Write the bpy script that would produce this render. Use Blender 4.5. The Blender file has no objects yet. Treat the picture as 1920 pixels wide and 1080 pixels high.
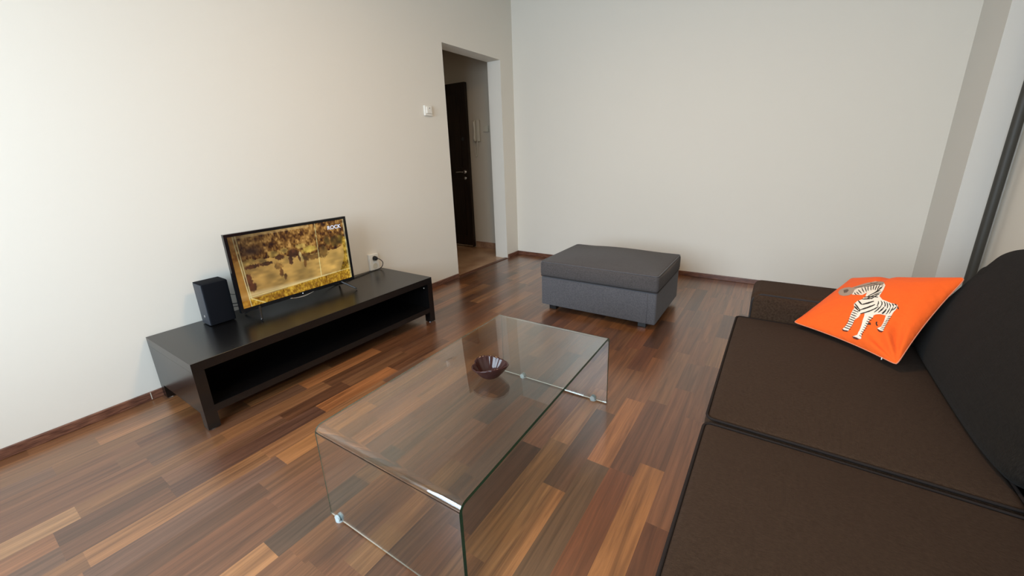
import bpy, bmesh, math, random
import numpy as np
from mathutils import Vector, Matrix

scene = bpy.context.scene
COL = scene.collection

# ------------------------------------------------------------------ camera
cam_data = bpy.data.cameras.new('camera')
cam = bpy.data.objects.new('camera', cam_data)
COL.objects.link(cam)
scene.camera = cam
cam_data.sensor_width = 36.0
cam_data.lens = 36.0 * 744.676 / 1920
cam_data.shift_x = -16.957 / 1920
cam_data.shift_y = -30.937 / 1920
cam_data.clip_start = 0.02
YAW, PITCH, ROLL = math.radians(33.123), math.radians(16.404), math.radians(-1.61)
_fw = Vector((-math.sin(YAW) * math.cos(PITCH), math.cos(YAW) * math.cos(PITCH), -math.sin(PITCH)))
_rt = Vector((math.cos(YAW), math.sin(YAW), 0))
_up = _rt.cross(_fw)
_r2 = math.cos(ROLL) * _rt + math.sin(ROLL) * _up
_u2 = -math.sin(ROLL) * _rt + math.cos(ROLL) * _up
_m = Matrix((_r2, _u2, -_fw)).transposed().to_4x4()
_m.translation = Vector((2.703, 0.0, 1.209))
cam.matrix_world = _m

# ------------------------------------------------------------------ world, daylight, exposure
scene.view_settings.view_transform = 'Standard'
scene.view_settings.look = 'None'
scene.view_settings.gamma = 1.0
scene.view_settings.use_curve_mapping = False
scene.view_settings.exposure = 0.19
world = bpy.data.worlds.new('sky')
scene.world = world
world.use_nodes = True
world.node_tree.nodes['Background'].inputs['Color'].default_value = (0.62, 0.78, 1.0, 1)
world.node_tree.nodes['Background'].inputs['Strength'].default_value = 1.6


def area(name, loc, direction, sx, sy, power, color):
    l = bpy.data.lights.new(name, 'AREA')
    l.shape = 'RECTANGLE'
    l.size, l.size_y = sx, sy
    l.energy = power
    l.color = color
    o = bpy.data.objects.new(name, l)
    o.location = loc
    o.rotation_euler = Vector(direction).to_track_quat('-Z', 'Y').to_euler()
    COL.objects.link(o)
    return o


# daylight just outside the window of the wall behind the camera
YR = -1.30                      # rear wall
CH_ = 2.85                      # ceiling height
WX0, WX1, WZ0, WZ1 = 0.50, 2.95, 0.75, 2.30
wd = area('window_daylight', ((WX0 + WX1) / 2, YR - 0.28, (WZ0 + WZ1) / 2 + 0.05), (0.06, 1, -0.45),
     WX1 - WX0, WZ1 - WZ0, 124, (0.71, 0.86, 1.0))
wd.data.spread = math.radians(165)
# warm ceiling lamp of the room (its shade is built with the ceiling below)
LX, LY = 2.0, 1.45
area('ceiling_lamp_light', (LX, LY, CH_ - 0.13), (0, 0, -1), 0.34, 0.34, 25, (1.0, 0.66, 0.36))
# weak warm fill under the hall ceiling, no lamp built
area('hall_light', (-0.95, 2.95, 2.44), (0, 0, -1), 0.3, 0.3, 1.2, (1.0, 0.80, 0.60))

# ------------------------------------------------------------------ helpers


def srgb(r, g, b):
    def f(c):
        c /= 255.0
        return c / 12.92 if c <= 0.04045 else ((c + 0.055) / 1.055) ** 2.4
    return (f(r), f(g), f(b), 1.0)


def new_mat(name, color, rough=0.5, **kw):
    m = bpy.data.materials.new(name)
    m.use_nodes = True
    p = m.node_tree.nodes['Principled BSDF']
    p.inputs['Base Color'].default_value = color
    p.inputs['Roughness'].default_value = rough
    for k, v in kw.items():
        p.inputs[k].default_value = v
    return m


def nodes_of(m):
    nt = m.node_tree
    return nt, nt.nodes, nt.links, nt.nodes['Principled BSDF']


def add_noise_bump(m, scale, strength, dist=0.002, vec=(1, 1, 1), detail=4):
    nt, N, L, p = nodes_of(m)
    tc = N.new('ShaderNodeTexCoord')
    mp = N.new('ShaderNodeMapping')
    mp.inputs['Scale'].default_value = vec
    n = N.new('ShaderNodeTexNoise')
    n.inputs['Scale'].default_value = scale
    n.inputs['Detail'].default_value = detail
    b = N.new('ShaderNodeBump')
    b.inputs['Strength'].default_value = strength
    b.inputs['Distance'].default_value = dist
    L.new(tc.outputs['Object'], mp.inputs['Vector'])
    L.new(mp.outputs['Vector'], n.inputs['Vector'])
    L.new(n.outputs['Fac'], b.inputs['Height'])
    L.new(b.outputs['Normal'], p.inputs['Normal'])
    return n


def color_vary(m, c1, c2, scale, vec=(1, 1, 1), detail=3, lo=0.35, hi=0.65):
    nt, N, L, p = nodes_of(m)
    tc = N.new('ShaderNodeTexCoord')
    mp = N.new('ShaderNodeMapping')
    mp.inputs['Scale'].default_value = vec
    n = N.new('ShaderNodeTexNoise')
    n.inputs['Scale'].default_value = scale
    n.inputs['Detail'].default_value = detail
    r = N.new('ShaderNodeValToRGB')
    r.color_ramp.elements[0].position = lo
    r.color_ramp.elements[0].color = c1
    r.color_ramp.elements[1].position = hi
    r.color_ramp.elements[1].color = c2
    L.new(tc.outputs['Object'], mp.inputs['Vector'])
    L.new(mp.outputs['Vector'], n.inputs['Vector'])
    L.new(n.outputs['Fac'], r.inputs['Fac'])
    L.new(r.outputs['Color'], p.inputs['Base Color'])


def link(name, bm, mat, parent=None, smooth=False, angle=None):
    me = bpy.data.meshes.new(name)
    bmesh.ops.recalc_face_normals(bm, faces=bm.faces[:])
    bm.to_mesh(me)
    bm.free()
    mats = mat if isinstance(mat, (list, tuple)) else [mat]
    for mm in mats:
        me.materials.append(mm)
    if smooth or angle is not None:
        for p in me.polygons:
            p.use_smooth = True
    if angle is not None:
        me.set_sharp_from_angle(angle=math.radians(angle))
    o = bpy.data.objects.new(name, me)
    COL.objects.link(o)
    if parent is not None:
        o.parent = parent
        # geometry is written in world coordinates for things with offset empties
        o.matrix_parent_inverse = Matrix.Translation(parent.location).inverted()
    return o


def thing(name, label, cat, loc=(0, 0, 0), group=None):
    o = bpy.data.objects.new(name, None)
    o.empty_display_size = 0.05
    o.location = loc
    COL.objects.link(o)
    o['label'] = label
    o['category'] = cat
    if group:
        o['group'] = group
    return o


def tag(o, label, cat, group=None):
    o['label'] = label
    o['category'] = cat
    if group:
        o['group'] = group
    return o


def struct(o):
    o['kind'] = 'structure'
    return o


def box(bm, x0, x1, y0, y1, z0, z1, bevel=0.0, seg=2, mi=0):
    vs = [bm.verts.new((x, y, z)) for x in (x0, x1) for y in (y0, y1) for z in (z0, z1)]
    idx = [(0, 1, 3, 2), (4, 6, 7, 5), (0, 4, 5, 1), (2, 3, 7, 6), (0, 2, 6, 4), (1, 5, 7, 3)]
    fs = [bm.faces.new([vs[i] for i in f]) for f in idx]
    for f in fs:
        f.material_index = mi
    if bevel > 0:
        es = list({e for f in fs for e in f.edges})
        bmesh.ops.bevel(bm, geom=es, offset=bevel, segments=seg, profile=0.6, affect='EDGES', clamp_overlap=True)
    return vs


def tube(bm, pts, r, n=8, closed=False, caps=True):
    pts = [Vector(p) for p in pts]
    rings = []
    m = len(pts)
    up = Vector((0, 0, 1))
    prev = None
    for i, p in enumerate(pts):
        if closed:
            d = pts[(i + 1) % m] - pts[i - 1]
        else:
            d = pts[min(i + 1, m - 1)] - pts[max(i - 1, 0)]
        d.normalize()
        if prev is None:
            a = d.orthogonal().normalized() if abs(d.dot(up)) > 0.95 else d.cross(up).normalized()
        else:
            a = (prev - d * prev.dot(d)).normalized()
        prev = a
        b = d.cross(a)
        rr = r[i] if isinstance(r, (list, tuple)) else r
        rings.append([bm.verts.new(p + (a * math.cos(t) + b * math.sin(t)) * rr)
                      for t in [2 * math.pi * k / n for k in range(n)]])
    R = rings + ([rings[0]] if closed else [])
    for q, s in zip(R[:-1], R[1:]):
        for k in range(n):
            bm.faces.new((q[k], q[(k + 1) % n], s[(k + 1) % n], s[k]))
    if caps and not closed:
        bm.faces.new(rings[0])
        bm.faces.new(rings[-1][::-1])


def cyl(bm, c, axis, r, h, n=24, r2=None):
    c = Vector(c)
    a = Vector(axis).normalized()
    u = a.orthogonal().normalized()
    v = a.cross(u)
    r2 = r if r2 is None else r2
    lo = [bm.verts.new(c + (u * math.cos(t) + v * math.sin(t)) * r) for t in [2 * math.pi * k / n for k in range(n)]]
    hi = [bm.verts.new(c + a * h + (u * math.cos(t) + v * math.sin(t)) * r2) for t in [2 * math.pi * k / n for k in range(n)]]
    for k in range(n):
        bm.faces.new((lo[k], lo[(k + 1) % n], hi[(k + 1) % n], hi[k]))
    bm.faces.new(lo[::-1])
    bm.faces.new(hi)


def soft_box(bm, x0, x1, y0, y1, z0, z1, r, n=(16, 16, 4), crown=0.0, bulge=0.0, fn=None):
    """box of cloth: rounded edges of radius r, its top crowned, its sides bulged"""
    c = Vector(((x0 + x1) / 2, (y0 + y1) / 2, (z0 + z1) / 2))
    h = Vector(((x1 - x0) / 2, (y1 - y0) / 2, (z1 - z0) / 2))
    cache = {}

    def coords(k, half):
        rr = min(r, half * 0.98)
        f = rr / half
        inner = np.linspace(-1 + f, 1 - f, k)
        edge = [0.0, 0.25, 0.5, 0.75]
        lo = [-1 + f * e for e in edge]
        hi = [1 - f * e for e in edge[::-1]]
        return lo + list(inner) + hi
    gx, gy, gz = coords(n[0], h.x), coords(n[1], h.y), coords(n[2], h.z)

    def vert(a, b, d):
        key = (round(a, 5), round(b, 5), round(d, 5))
        if key in cache:
            return cache[key]
        p = Vector((a * h.x, b * h.y, d * h.z))
        q = Vector([max(-(h[i] - r), min(h[i] - r, p[i])) if h[i] > r else 0.0 for i in range(3)])
        off = p - q
        if off.length > 1e-9:
            off = off.normalized() * r
        w = q + off
        uu, vv, ww = w.x / h.x, w.y / h.y, w.z / h.z
        w.z += crown * max(0, 1 - abs(uu) ** 2.2) * max(0, 1 - abs(vv) ** 2.2) * max(0.0, ww)
        w.x += bulge * uu * (1 - vv * vv) * max(0, 1 - ww * ww)
        w.y += bulge * vv * (1 - uu * uu) * max(0, 1 - ww * ww)
        w = w + c
        if fn:
            w = Vector(fn(w))
        cache[key] = bm.verts.new(w)
        return cache[key]

    def face(fixed, val, A, B, order):
        for i in range(len(A) - 1):
            for j in range(len(B) - 1):
                q = []
                for (s, t) in ((i, j), (i + 1, j), (i + 1, j + 1), (i, j + 1)):
                    k = [0, 0, 0]
                    k[fixed] = val
                    k[order[0]] = A[s]
                    k[order[1]] = B[t]
                    q.append(vert(*k))
                if len(set(q)) == 4:
                    try:
                        bm.faces.new(q)
                    except ValueError:
                        pass
    for v in (-1, 1):
        face(0, v, gy, gz, (1, 2))
        face(1, v, gx, gz, (0, 2))
        face(2, v, gx, gy, (0, 1))


def round_rect(x0, x1, y0, y1, r, z, k=6, n=10):
    pts = []
    for cx, cy, a0 in ((x1 - r, y1 - r, 0), (x0 + r, y1 - r, 90), (x0 + r, y0 + r, 180), (x1 - r, y0 + r, 270)):
        for i in range(k + 1):
            a = math.radians(a0 + 90 * i / k)
            pts.append((cx + r * math.cos(a), cy + r * math.sin(a), z))
    out = []
    for i, p in enumerate(pts):
        q = pts[(i + 1) % len(pts)]
        p, q = Vector(p), Vector(q)
        out.append(p)
        if (q - p).length > 0.1:
            for j in range(1, n):
                out.append(p.lerp(q, j / n))
    return out


# ------------------------------------------------------------------ materials
M_wall = new_mat('wall_paint', (0.775, 0.73, 0.645, 1), 0.9)
add_noise_bump(M_wall, 220, 0.12, 0.001)
M_ceiling = new_mat('ceiling_paint', (0.66, 0.63, 0.57, 1), 0.95)
M_pillar = new_mat('pillar_paint', (0.70, 0.68, 0.63, 1), 0.9)
add_noise_bump(M_pillar, 160, 0.2, 0.001)
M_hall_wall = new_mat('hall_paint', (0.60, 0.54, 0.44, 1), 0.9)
M_white = new_mat('white_plastic', srgb(232, 228, 218), 0.35)
M_offwhite = new_mat('aged_plastic', srgb(205, 198, 180), 0.4)
M_black_plastic = new_mat('black_plastic', (0.010, 0.010, 0.011, 1), 0.35)
M_black_gloss = new_mat('black_gloss', (0.006, 0.006, 0.007, 1), 0.15)
M_chrome = new_mat('chrome', (0.8, 0.8, 0.82, 1), 0.18, Metallic=1.0)
M_grille = new_mat('speaker_grille', (0.003, 0.0036, 0.006, 1), 0.95, **{'Specular IOR Level': 0.2})
add_noise_bump(M_grille, 900, 0.5, 0.001)
M_speaker = new_mat('speaker_shell', (0.035, 0.039, 0.048, 1), 0.5)

M_lack = new_mat('black_brown_foil', (0.0030, 0.0027, 0.0027, 1), 0.27)
M_lack.node_tree.nodes['Principled BSDF'].inputs['Specular IOR Level'].default_value = 0.75
add_noise_bump(M_lack, 60, 0.05, 0.0006, vec=(30, 1, 30))

M_door = new_mat('dark_door_wood', (0.012, 0.007, 0.005, 1), 0.38)
color_vary(M_door, (0.006, 0.003, 0.002, 1), (0.022, 0.012, 0.008, 1), 5, vec=(12, 12, 0.7))

M_base = new_mat('baseboard_wood', srgb(104, 66, 50), 0.40)
color_vary(M_base, srgb(80, 46, 34), srgb(124, 82, 62), 6, vec=(3, 3, 25))
M_thresh = new_mat('threshold_wood', srgb(92, 56, 38), 0.4)

M_tile = new_mat('hall_tile', srgb(176, 140, 108), 0.28)
color_vary(M_tile, srgb(150, 112, 82), srgb(190, 156, 124), 3.2, detail=6)
M_tile_skirt = new_mat('hall_tile_skirting', srgb(150, 112, 88), 0.3)
color_vary(M_tile_skirt, srgb(120, 86, 66), srgb(176, 140, 112), 9, detail=6)


def fabric(name, c1, c2, weave=900, rough=0.95, sheen=0.25):
    m = new_mat(name, c1, rough)
    p = m.node_tree.nodes['Principled BSDF']
    p.inputs['Sheen Weight'].default_value = sheen
    p.inputs['Sheen Roughness'].default_value = 0.5
    p.inputs['Specular IOR Level'].default_value = 0.06
    color_vary(m, c1, c2, 120, vec=(1, 6, 1), detail=5)
    nt, N, L, p = nodes_of(m)
    tc = N.new('ShaderNodeTexCoord')
    w1 = N.new('ShaderNodeTexWave')
    w1.inputs['Scale'].default_value = weave / 6.28
    w1.bands_direction = 'X'
    w1.inputs['Distortion'].default_value = 1.5
    w2 = N.new('ShaderNodeTexWave')
    w2.inputs['Scale'].default_value = weave / 6.28
    w2.bands_direction = 'Y'
    w2.inputs['Distortion'].default_value = 1.5
    n = N.new('ShaderNodeTexNoise')
    n.inputs['Scale'].default_value = 9
    n.inputs['Detail'].default_value = 3
    a = N.new('ShaderNodeMath')
    a.operation = 'ADD'
    b = N.new('ShaderNodeBump')
    b.inputs['Strength'].default_value = 0.35
    b.inputs['Distance'].default_value = 0.0012
    b2 = N.new('ShaderNodeBump')
    b2.inputs['Strength'].default_value = 0.35
    b2.inputs['Distance'].default_value = 0.012
    for t in (w1, w2, n):
        L.new(tc.outputs['Object'], t.inputs['Vector'])
    L.new(w1.outputs['Fac'], a.inputs[0])
    L.new(w2.outputs['Fac'], a.inputs[1])
    L.new(a.outputs[0], b.inputs['Height'])
    L.new(n.outputs['Fac'], b2.inputs['Height'])
    L.new(b2.outputs['Normal'], b.inputs['Normal'])
    L.new(b.outputs['Normal'], p.inputs['Normal'])
    return m


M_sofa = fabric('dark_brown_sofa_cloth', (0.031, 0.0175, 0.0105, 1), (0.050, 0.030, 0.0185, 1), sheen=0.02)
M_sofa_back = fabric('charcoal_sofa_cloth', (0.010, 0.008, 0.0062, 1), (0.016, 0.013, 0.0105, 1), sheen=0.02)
M_stool = fabric('grey_footstool_cloth', (0.075, 0.073, 0.080, 1), (0.110, 0.106, 0.112, 1))
M_stool_warm_lit = fabric('warm_lit_footstool_cloth', (0.064, 0.057, 0.056, 1), (0.092, 0.083, 0.081, 1), sheen=0.12)  # browner copy for the lid: warm light on its top put into the colour
M_piping = new_mat('dark_piping', (0.018, 0.014, 0.013, 1), 0.9)
M_pipe_light = new_mat('sofa_piping', (0.020, 0.015, 0.013, 1), 0.95, **{'Specular IOR Level': 0.1})

# ------------------------------------------------------------------ the room
RX, BY, CH = 3.83, 4.09, 2.85
OY0, OY1, OZ = 2.958, 3.849, 2.183
WT = 0.173

# floor: one board mesh, each stave a face with its own wood tone
rng = random.Random(11)
SW = 0.0955
TONES = [(112, 72, 48), (122, 80, 54), (132, 90, 60), (140, 96, 62), (118, 82, 60), (104, 68, 46),
         (126, 86, 58), (136, 90, 58), (116, 82, 62), (146, 102, 66), (122, 78, 50), (98, 66, 48)]
fixed = {}   # row -> list of (y0, y1, tone)


def row_of(x):
    return int(math.floor((x - 2.367) / SW + 1e-6))


def put(x, y0, y1, tone):
    fixed.setdefault(row_of(x), []).append((y0, y1, tone))


put(2.40, 0.72, 1.357, (148, 98, 56))
put(2.40, 1.357, 1.98, (112, 72, 48))
put(2.30, 0.68, 1.27, (112, 66, 40))
put(2.30, 1.27, 1.80, (104, 66, 44))
put(2.20, 1.265, 1.763, (156, 104, 64))
put(2.20, 0.70, 1.265, (96, 72, 52))
put(2.10, 1.067, 1.60, (94, 66, 48))
put(2.10, 0.45, 1.067, (148, 103, 64))
put(2.00, 0.70, 1.30, (130, 92, 58))
put(1.93, 0.75, 1.22, (84, 56, 40))
put(1.93, 1.22, 1.70, (128, 86, 62))
put(2.50, 1.10, 1.75, (118, 76, 50))
put(2.50, 0.50, 1.10, (98, 58, 36))
put(1.03, 0.60, 1.05, (150, 102, 62))
put(1.03, 0.02, 0.60, (104, 74, 58))
put(0.93, 0.894, 1.35, (156, 100, 60))
put(0.93, 0.29, 0.894, (92, 62, 48))
put(0.64, 0.965, 1.46, (150, 98, 60))
put(0.64, 0.30, 0.962, (100, 70, 52))
put(1.50, -0.1, 0.371, (152, 108, 70))
put(1.50, 0.371, 0.90, (84, 64, 50))
put(0.72, -0.60, 0.07, (150, 112, 78))
fbm = bmesh.new()
clay = fbm.loops.layers.color.new('stave')
r0, r1 = row_of(0.0), row_of(RX)
FY0, FY1 = YR, BY
for r in range(r0, r1 + 1):
    xa, xb = max(0.0, 2.367 + r * SW), min(RX, 2.367 + (r + 1) * SW)
    if xb - xa < 1e-4:
        continue
    segs = sorted(fixed.get(r, []))
    y = FY0 - rng.uniform(0, 0.5)
    out = []
    k = 0
    while y < FY1:
        if k < len(segs) and y >= segs[k][0] - 1e-6:
            out.append((y, segs[k][1], segs[k][2]))
            y = segs[k][1]
            k += 1
            continue
        e = y + rng.choice((0.32, 0.42, 0.52, 0.6, 0.48)) * rng.uniform(0.9, 1.1)
        if k < len(segs) and e > segs[k][0] - 0.22:
            e = segs[k][0]
        out.append((y, e, None))
        y = e
    last = None
    for (ya, yb, tone) in out:
        ya, yb = max(FY0, ya), min(FY1, yb)
        if yb - ya < 1e-4:
            continue
        if tone is None:
            tone = rng.choice([t for t in TONES if t is not last])
            last = tone
            j = rng.uniform(0.90, 1.10)
            tone = tuple(min(255, c * j * 0.92) for c in tone)
            # some staves are two narrow laths glued side by side
            if rng.random() < 0.35 and xb - xa > 0.08:
                j2 = rng.uniform(0.84, 1.14)
                t2 = tuple(min(255, c * j2) for c in tone)
                xm = (xa + xb) / 2
                parts = [(xa, xm, tone), (xm, xb, t2)]
            else:
                parts = [(xa, xb, tone)]
        else:
            parts = [(xa, xb, tone)]
        for (a, b, tn) in parts:
            vs = [fbm.verts.new(p) for p in ((a, ya, 0), (b, ya, 0), (b, yb, 0), (a, yb, 0))]
            f = fbm.faces.new(vs)
            cc = srgb(*tn)
            rnd = rng.random()
            for lp in f.loops:
                lp[clay] = (tn[0] / 255, tn[1] / 255, tn[2] / 255, rnd)
M_floor = new_mat('walnut_laminate', srgb(110, 76, 54), 0.30)
nt, N, L, p = nodes_of(M_floor)
at = N.new('ShaderNodeAttribute')
at.attribute_name = 'stave'
tc = N.new('ShaderNodeTexCoord')
mul = N.new('ShaderNodeVectorMath')
mul.operation = 'MULTIPLY'
mul.inputs[1].default_value = (20.0, 0.8, 1.0)
L.new(tc.outputs['Object'], mul.inputs[0])
cmb = N.new('ShaderNodeCombineXYZ')
sc = N.new('ShaderNodeMath')
sc.operation = 'MULTIPLY'
sc.inputs[1].default_value = 37.0
L.new(at.outputs['Alpha'], sc.inputs[0])
L.new(sc.outputs[0], cmb.inputs['Z'])
addv = N.new('ShaderNodeVectorMath')
addv.operation = 'ADD'
L.new(mul.outputs[0], addv.inputs[0])
L.new(cmb.outputs[0], addv.inputs[1])
ng = N.new('ShaderNodeTexNoise')
ng.inputs['Scale'].default_value = 2.2
ng.inputs['Detail'].default_value = 5
ng.inputs['Roughness'].default_value = 0.62
ng.inputs['Distortion'].default_value = 0.9
L.new(addv.outputs[0], ng.inputs['Vector'])
rp = N.new('ShaderNodeValToRGB')
rp.color_ramp.elements[0].position = 0.30
rp.color_ramp.elements[0].color = (0.50, 0.44, 0.38, 1)
rp.color_ramp.elements[1].position = 0.68
rp.color_ramp.elements[1].color = (1.26, 1.19, 1.08, 1)
L.new(ng.outputs['Fac'], rp.inputs['Fac'])
ng2 = N.new('ShaderNodeTexNoise')
ng2.inputs['Scale'].default_value = 14
ng2.inputs['Detail'].default_value = 4
mul2 = N.new('ShaderNodeVectorMath')
mul2.operation = 'MULTIPLY'
mul2.inputs[1].default_value = (14.0, 0.7, 1.0)
L.new(addv.outputs[0], mul2.inputs[0])
L.new(mul2.outputs[0], ng2.inputs['Vector'])
rp2 = N.new('ShaderNodeValToRGB')
rp2.color_ramp.elements[0].position = 0.35
rp2.color_ramp.elements[0].color = (0.86, 0.86, 0.86, 1)
rp2.color_ramp.elements[1].position = 0.65
rp2.color_ramp.elements[1].color = (1.06, 1.06, 1.06, 1)
L.new(ng2.outputs['Fac'], rp2.inputs['Fac'])
mx = N.new('ShaderNodeMix')
mx.data_type = 'RGBA'
mx.blend_type = 'MULTIPLY'
mx.inputs[0].default_value = 1.0
L.new(at.outputs['Color'], mx.inputs[6])
L.new(rp.outputs['Color'], mx.inputs[7])
mx2 = N.new('ShaderNodeMix')
mx2.data_type = 'RGBA'
mx2.blend_type = 'MULTIPLY'
mx2.inputs[0].default_value = 1.0
L.new(mx.outputs[2], mx2.inputs[6])
L.new(rp2.outputs['Color'], mx2.inputs[7])
L.new(mx2.outputs[2], p.inputs['Base Color'])
p.inputs['Specular IOR Level'].default_value = 0.5
p.inputs['Coat Weight'].default_value = 0.75
p.inputs['Coat Roughness'].default_value = 0.24
p.inputs['Coat IOR'].default_value = 1.6
bp = N.new('ShaderNodeBump')
bp.inputs['Strength'].default_value = 0.06
bp.inputs['Distance'].default_value = 0.001
L.new(ng2.outputs['Fac'], bp.inputs['Height'])
L.new(bp.outputs['Normal'], p.inputs['Normal'])
floor = struct(link('floor', fbm, M_floor))

b = bmesh.new()
box(b, -WT, 0, YR - 0.2, OY0, -0.05, CH)
box(b, -WT, 0, OY1, BY + 0.15, -0.05, CH)
box(b, -WT, 0, OY0, OY1, OZ, CH)
struct(link('wall_left', b, M_wall))
b = bmesh.new()
box(b, 0, RX + 0.2, BY, BY + 0.15, -0.05, CH)
struct(link('wall_back', b, M_wall))
b = bmesh.new()
box(b, RX, RX + 0.15, YR - 0.2, BY, -0.05, CH)
struct(link('wall_right', b, M_wall))
b = bmesh.new()
box(b, 3.64, RX, 3.60, BY, 0, CH)
struct(link('wall_pillar', b, M_pillar))
b = bmesh.new()
box(b, 0, WX0, YR - 0.2, YR, -0.05, CH)
box(b, WX1, RX, YR - 0.2, YR, -0.05, CH)
box(b, WX0, WX1, YR - 0.2, YR, -0.05, WZ0)
box(b, WX0, WX1, YR - 0.2, YR, WZ1, CH)
struct(link('wall_rear', b, M_wall))
b = bmesh.new()
box(b, -2.4, RX + 0.2, YR - 0.2, BY + 0.3, CH, CH + 0.1)
struct(link('ceiling', b, M_ceiling))

t = thing('ceiling_lamp', 'round white flush ceiling lamp above the middle of the room', 'lamp', (LX, LY, CH))
b = bmesh.new()
cyl(b, (LX, LY, CH - 0.12), (0, 0, 1), 0.24, 0.119, 40, 0.25)
link('lamp_shade', b, M_white, t, angle=40)

# window behind the camera: white frame with three casements
win = bpy.data.objects.new('window_1', None)
win.location = ((WX0 + WX1) / 2, YR - 0.1, WZ0)
COL.objects.link(win)
struct(win)
b = bmesh.new()
yw0, yw1 = YR - 0.14, YR - 0.08
box(b, WX0, WX1, yw0, yw1, WZ0, WZ0 + 0.05)
box(b, WX0, WX1, yw0, yw1, WZ1 - 0.05, WZ1)
for xx in (WX0, WX0 + (WX1 - WX0) / 3 - 0.03, WX0 + 2 * (WX1 - WX0) / 3 - 0.03, WX1 - 0.06):
    box(b, xx, xx + 0.06, yw0, yw1, WZ0 + 0.05, WZ1 - 0.05)
link('window_frame', b, M_white, win)
b = bmesh.new()
box(b, WX0 - 0.04, WX1 + 0.04, YR - 0.08, YR + 0.12, WZ0 - 0.03, WZ0, 0.006)
link('window_sill', b, M_white, win)


# baseboards
def baseboard(name, boxes):
    b = bmesh.new()
    for q in boxes:
        box(b, *q, 0.0, 0.046, 0.004)
    return struct(link(name, b, M_base))


baseboard('baseboard_left', [(0.0, 0.016, YR, OY0 - 0.012), (0.0, 0.016, OY1 + 0.012, BY - 0.016)])
baseboard('baseboard_back', [(0.0, 3.624, BY - 0.016, BY)])
baseboard('baseboard_right', [(RX - 0.016, RX, YR, 3.584), (3.624, 3.64, 3.584, BY - 0.016), (3.624, RX, 3.584, 3.60)])
b = bmesh.new()
box(b, 0.015, 0.0172, 0.470, 0.473, 0.006, 0.046)
struct(link('trim_1', b, M_offwhite))
# wooden threshold between the laminate and the hall tiles
b = bmesh.new()
box(b, -0.035, 0.006, OY0 + 0.02, OY1 - 0.002, 0.0, 0.007, 0.002)
struct(link('trim_2', b, M_thresh))

# hall beyond the opening
HY, HX = 4.17, -2.0
b = bmesh.new()
box(b, HX, 0.0, 1.6, HY, -0.05, 0.001)
struct(link('floor_hall', b, M_tile))
b = bmesh.new()
box(b, HX, -WT, HY, HY + 0.12, -0.05, CH)
struct(link('wall_hall_end', b, M_hall_wall))
b = bmesh.new()
box(b, HX - 0.1, HX, 1.5, HY + 0.1, -0.05, CH)
box(b, HX, -WT, 1.5, 1.6, -0.05, CH)
struct(link('wall_hall_side', b, M_hall_wall))
b = bmesh.new()
box(b, HX, -WT, 1.6, HY, 2.50, 2.56)
struct(link('ceiling_hall', b, M_ceiling))
b = bmesh.new()
box(b, -0.735, -WT, HY - 0.012, HY, 0.001, 0.085, 0.002)
struct(link('baseboard_hall', b, M_tile_skirt))

# dark entrance door at the end of the hall
door = bpy.data.objects.new('door_1', None)
door.location = (-1.19, HY, 0)
COL.objects.link(door)
struct(door)
DX0, DX1 = -1.64, -0.745
b = bmesh.new()
box(b, DX0, DX1, HY - 0.05, HY - 0.005, 0.015, 2.085, 0.003)
for (za, zb) in ((0.16, 0.92), (1.06, 1.95)):
    for (xa, xb) in ((DX0 + 0.1, DX0 + 0.41), (DX0 + 0.485, DX1 - 0.1)):
        box(b, xa, xb, HY - 0.057, HY - 0.048, za, zb, 0.004)
link('door_leaf', b, M_door, door)
b = bmesh.new()
cyl(b, (DX1 - 0.067, HY - 0.050, 1.01), (0, -1, 0), 0.024, 0.007, 20)
cyl(b, (DX1 - 0.067, HY - 0.050, 0.93), (0, -1, 0), 0.020, 0.007, 20)
cyl(b, (DX1 - 0.067, HY - 0.055, 1.01), (0, -1, 0), 0.009, 0.05, 12)
tube(b, [(DX1 - 0.067, HY - 0.10, 1.01), (DX1 - 0.11, HY - 0.105, 1.012), (DX1 - 0.18, HY - 0.10, 1.008)], 0.009, 10)
cyl(b, (DX1 - 0.067, HY - 0.058, 0.93), (0, -1, 0), 0.011, 0.01, 12)
link('door_handle', b, M_chrome, door, angle=30)
b = bmesh.new()
cyl(b, (DX1 - 0.07, HY - 0.052, 1.42), (0, -1, 0), 0.02, 0.008, 16)
link('door_lock', b, M_speaker, door, angle=30)
b = bmesh.new()
box(b, DX0 + 0.02, DX1 - 0.01, HY - 0.058, HY - 0.05, 0.017, 0.03, 0.001)
link('door_kick_strip', b, M_chrome, door)

# intercom handset on the hall wall
ic = thing('intercom_handset', 'pale intercom handset on the hall wall beside the dark entrance door', 'intercom', (-0.605, HY, 1.30))
b = bmesh.new()
box(b, -0.665, -0.565, HY - 0.035, HY - 0.001, 1.38, 1.64, 0.012, 3)
link('cradle', b, M_offwhite, ic, angle=35)
b = bmesh.new()
tube(b, [(-0.615, HY - 0.05, 1.385), (-0.615, HY - 0.065, 1.42), (-0.612, HY - 0.058, 1.51), (-0.612, HY - 0.065, 1.60), (-0.612, HY - 0.05, 1.63)],
     [0.017, 0.02, 0.014, 0.02, 0.017], 12)
link('handset', b, M_offwhite, ic, smooth=True)
b = bmesh.new()
pts = []
for i in range(40):
    t = i / 39
    a = math.pi * t
    pts.append((-0.648 + 0.045 * (1 - math.cos(a)) / 2, HY - 0.03, 1.39 - 0.19 * math.sin(a)))
tube(b, pts, 0.006, 8)
link('cord', b, M_offwhite, ic, smooth=True)

# small switch box next to the intercom
b = bmesh.new()
box(b, -0.51, -0.43, HY - 0.022, HY - 0.001, 1.49, 1.56, 0.004)
o = link('wall_switch', b, M_offwhite, None, angle=35)
tag(o, 'cream switch in the hall, right of the intercom handset, half hidden by the opening', 'light switch')

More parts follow.
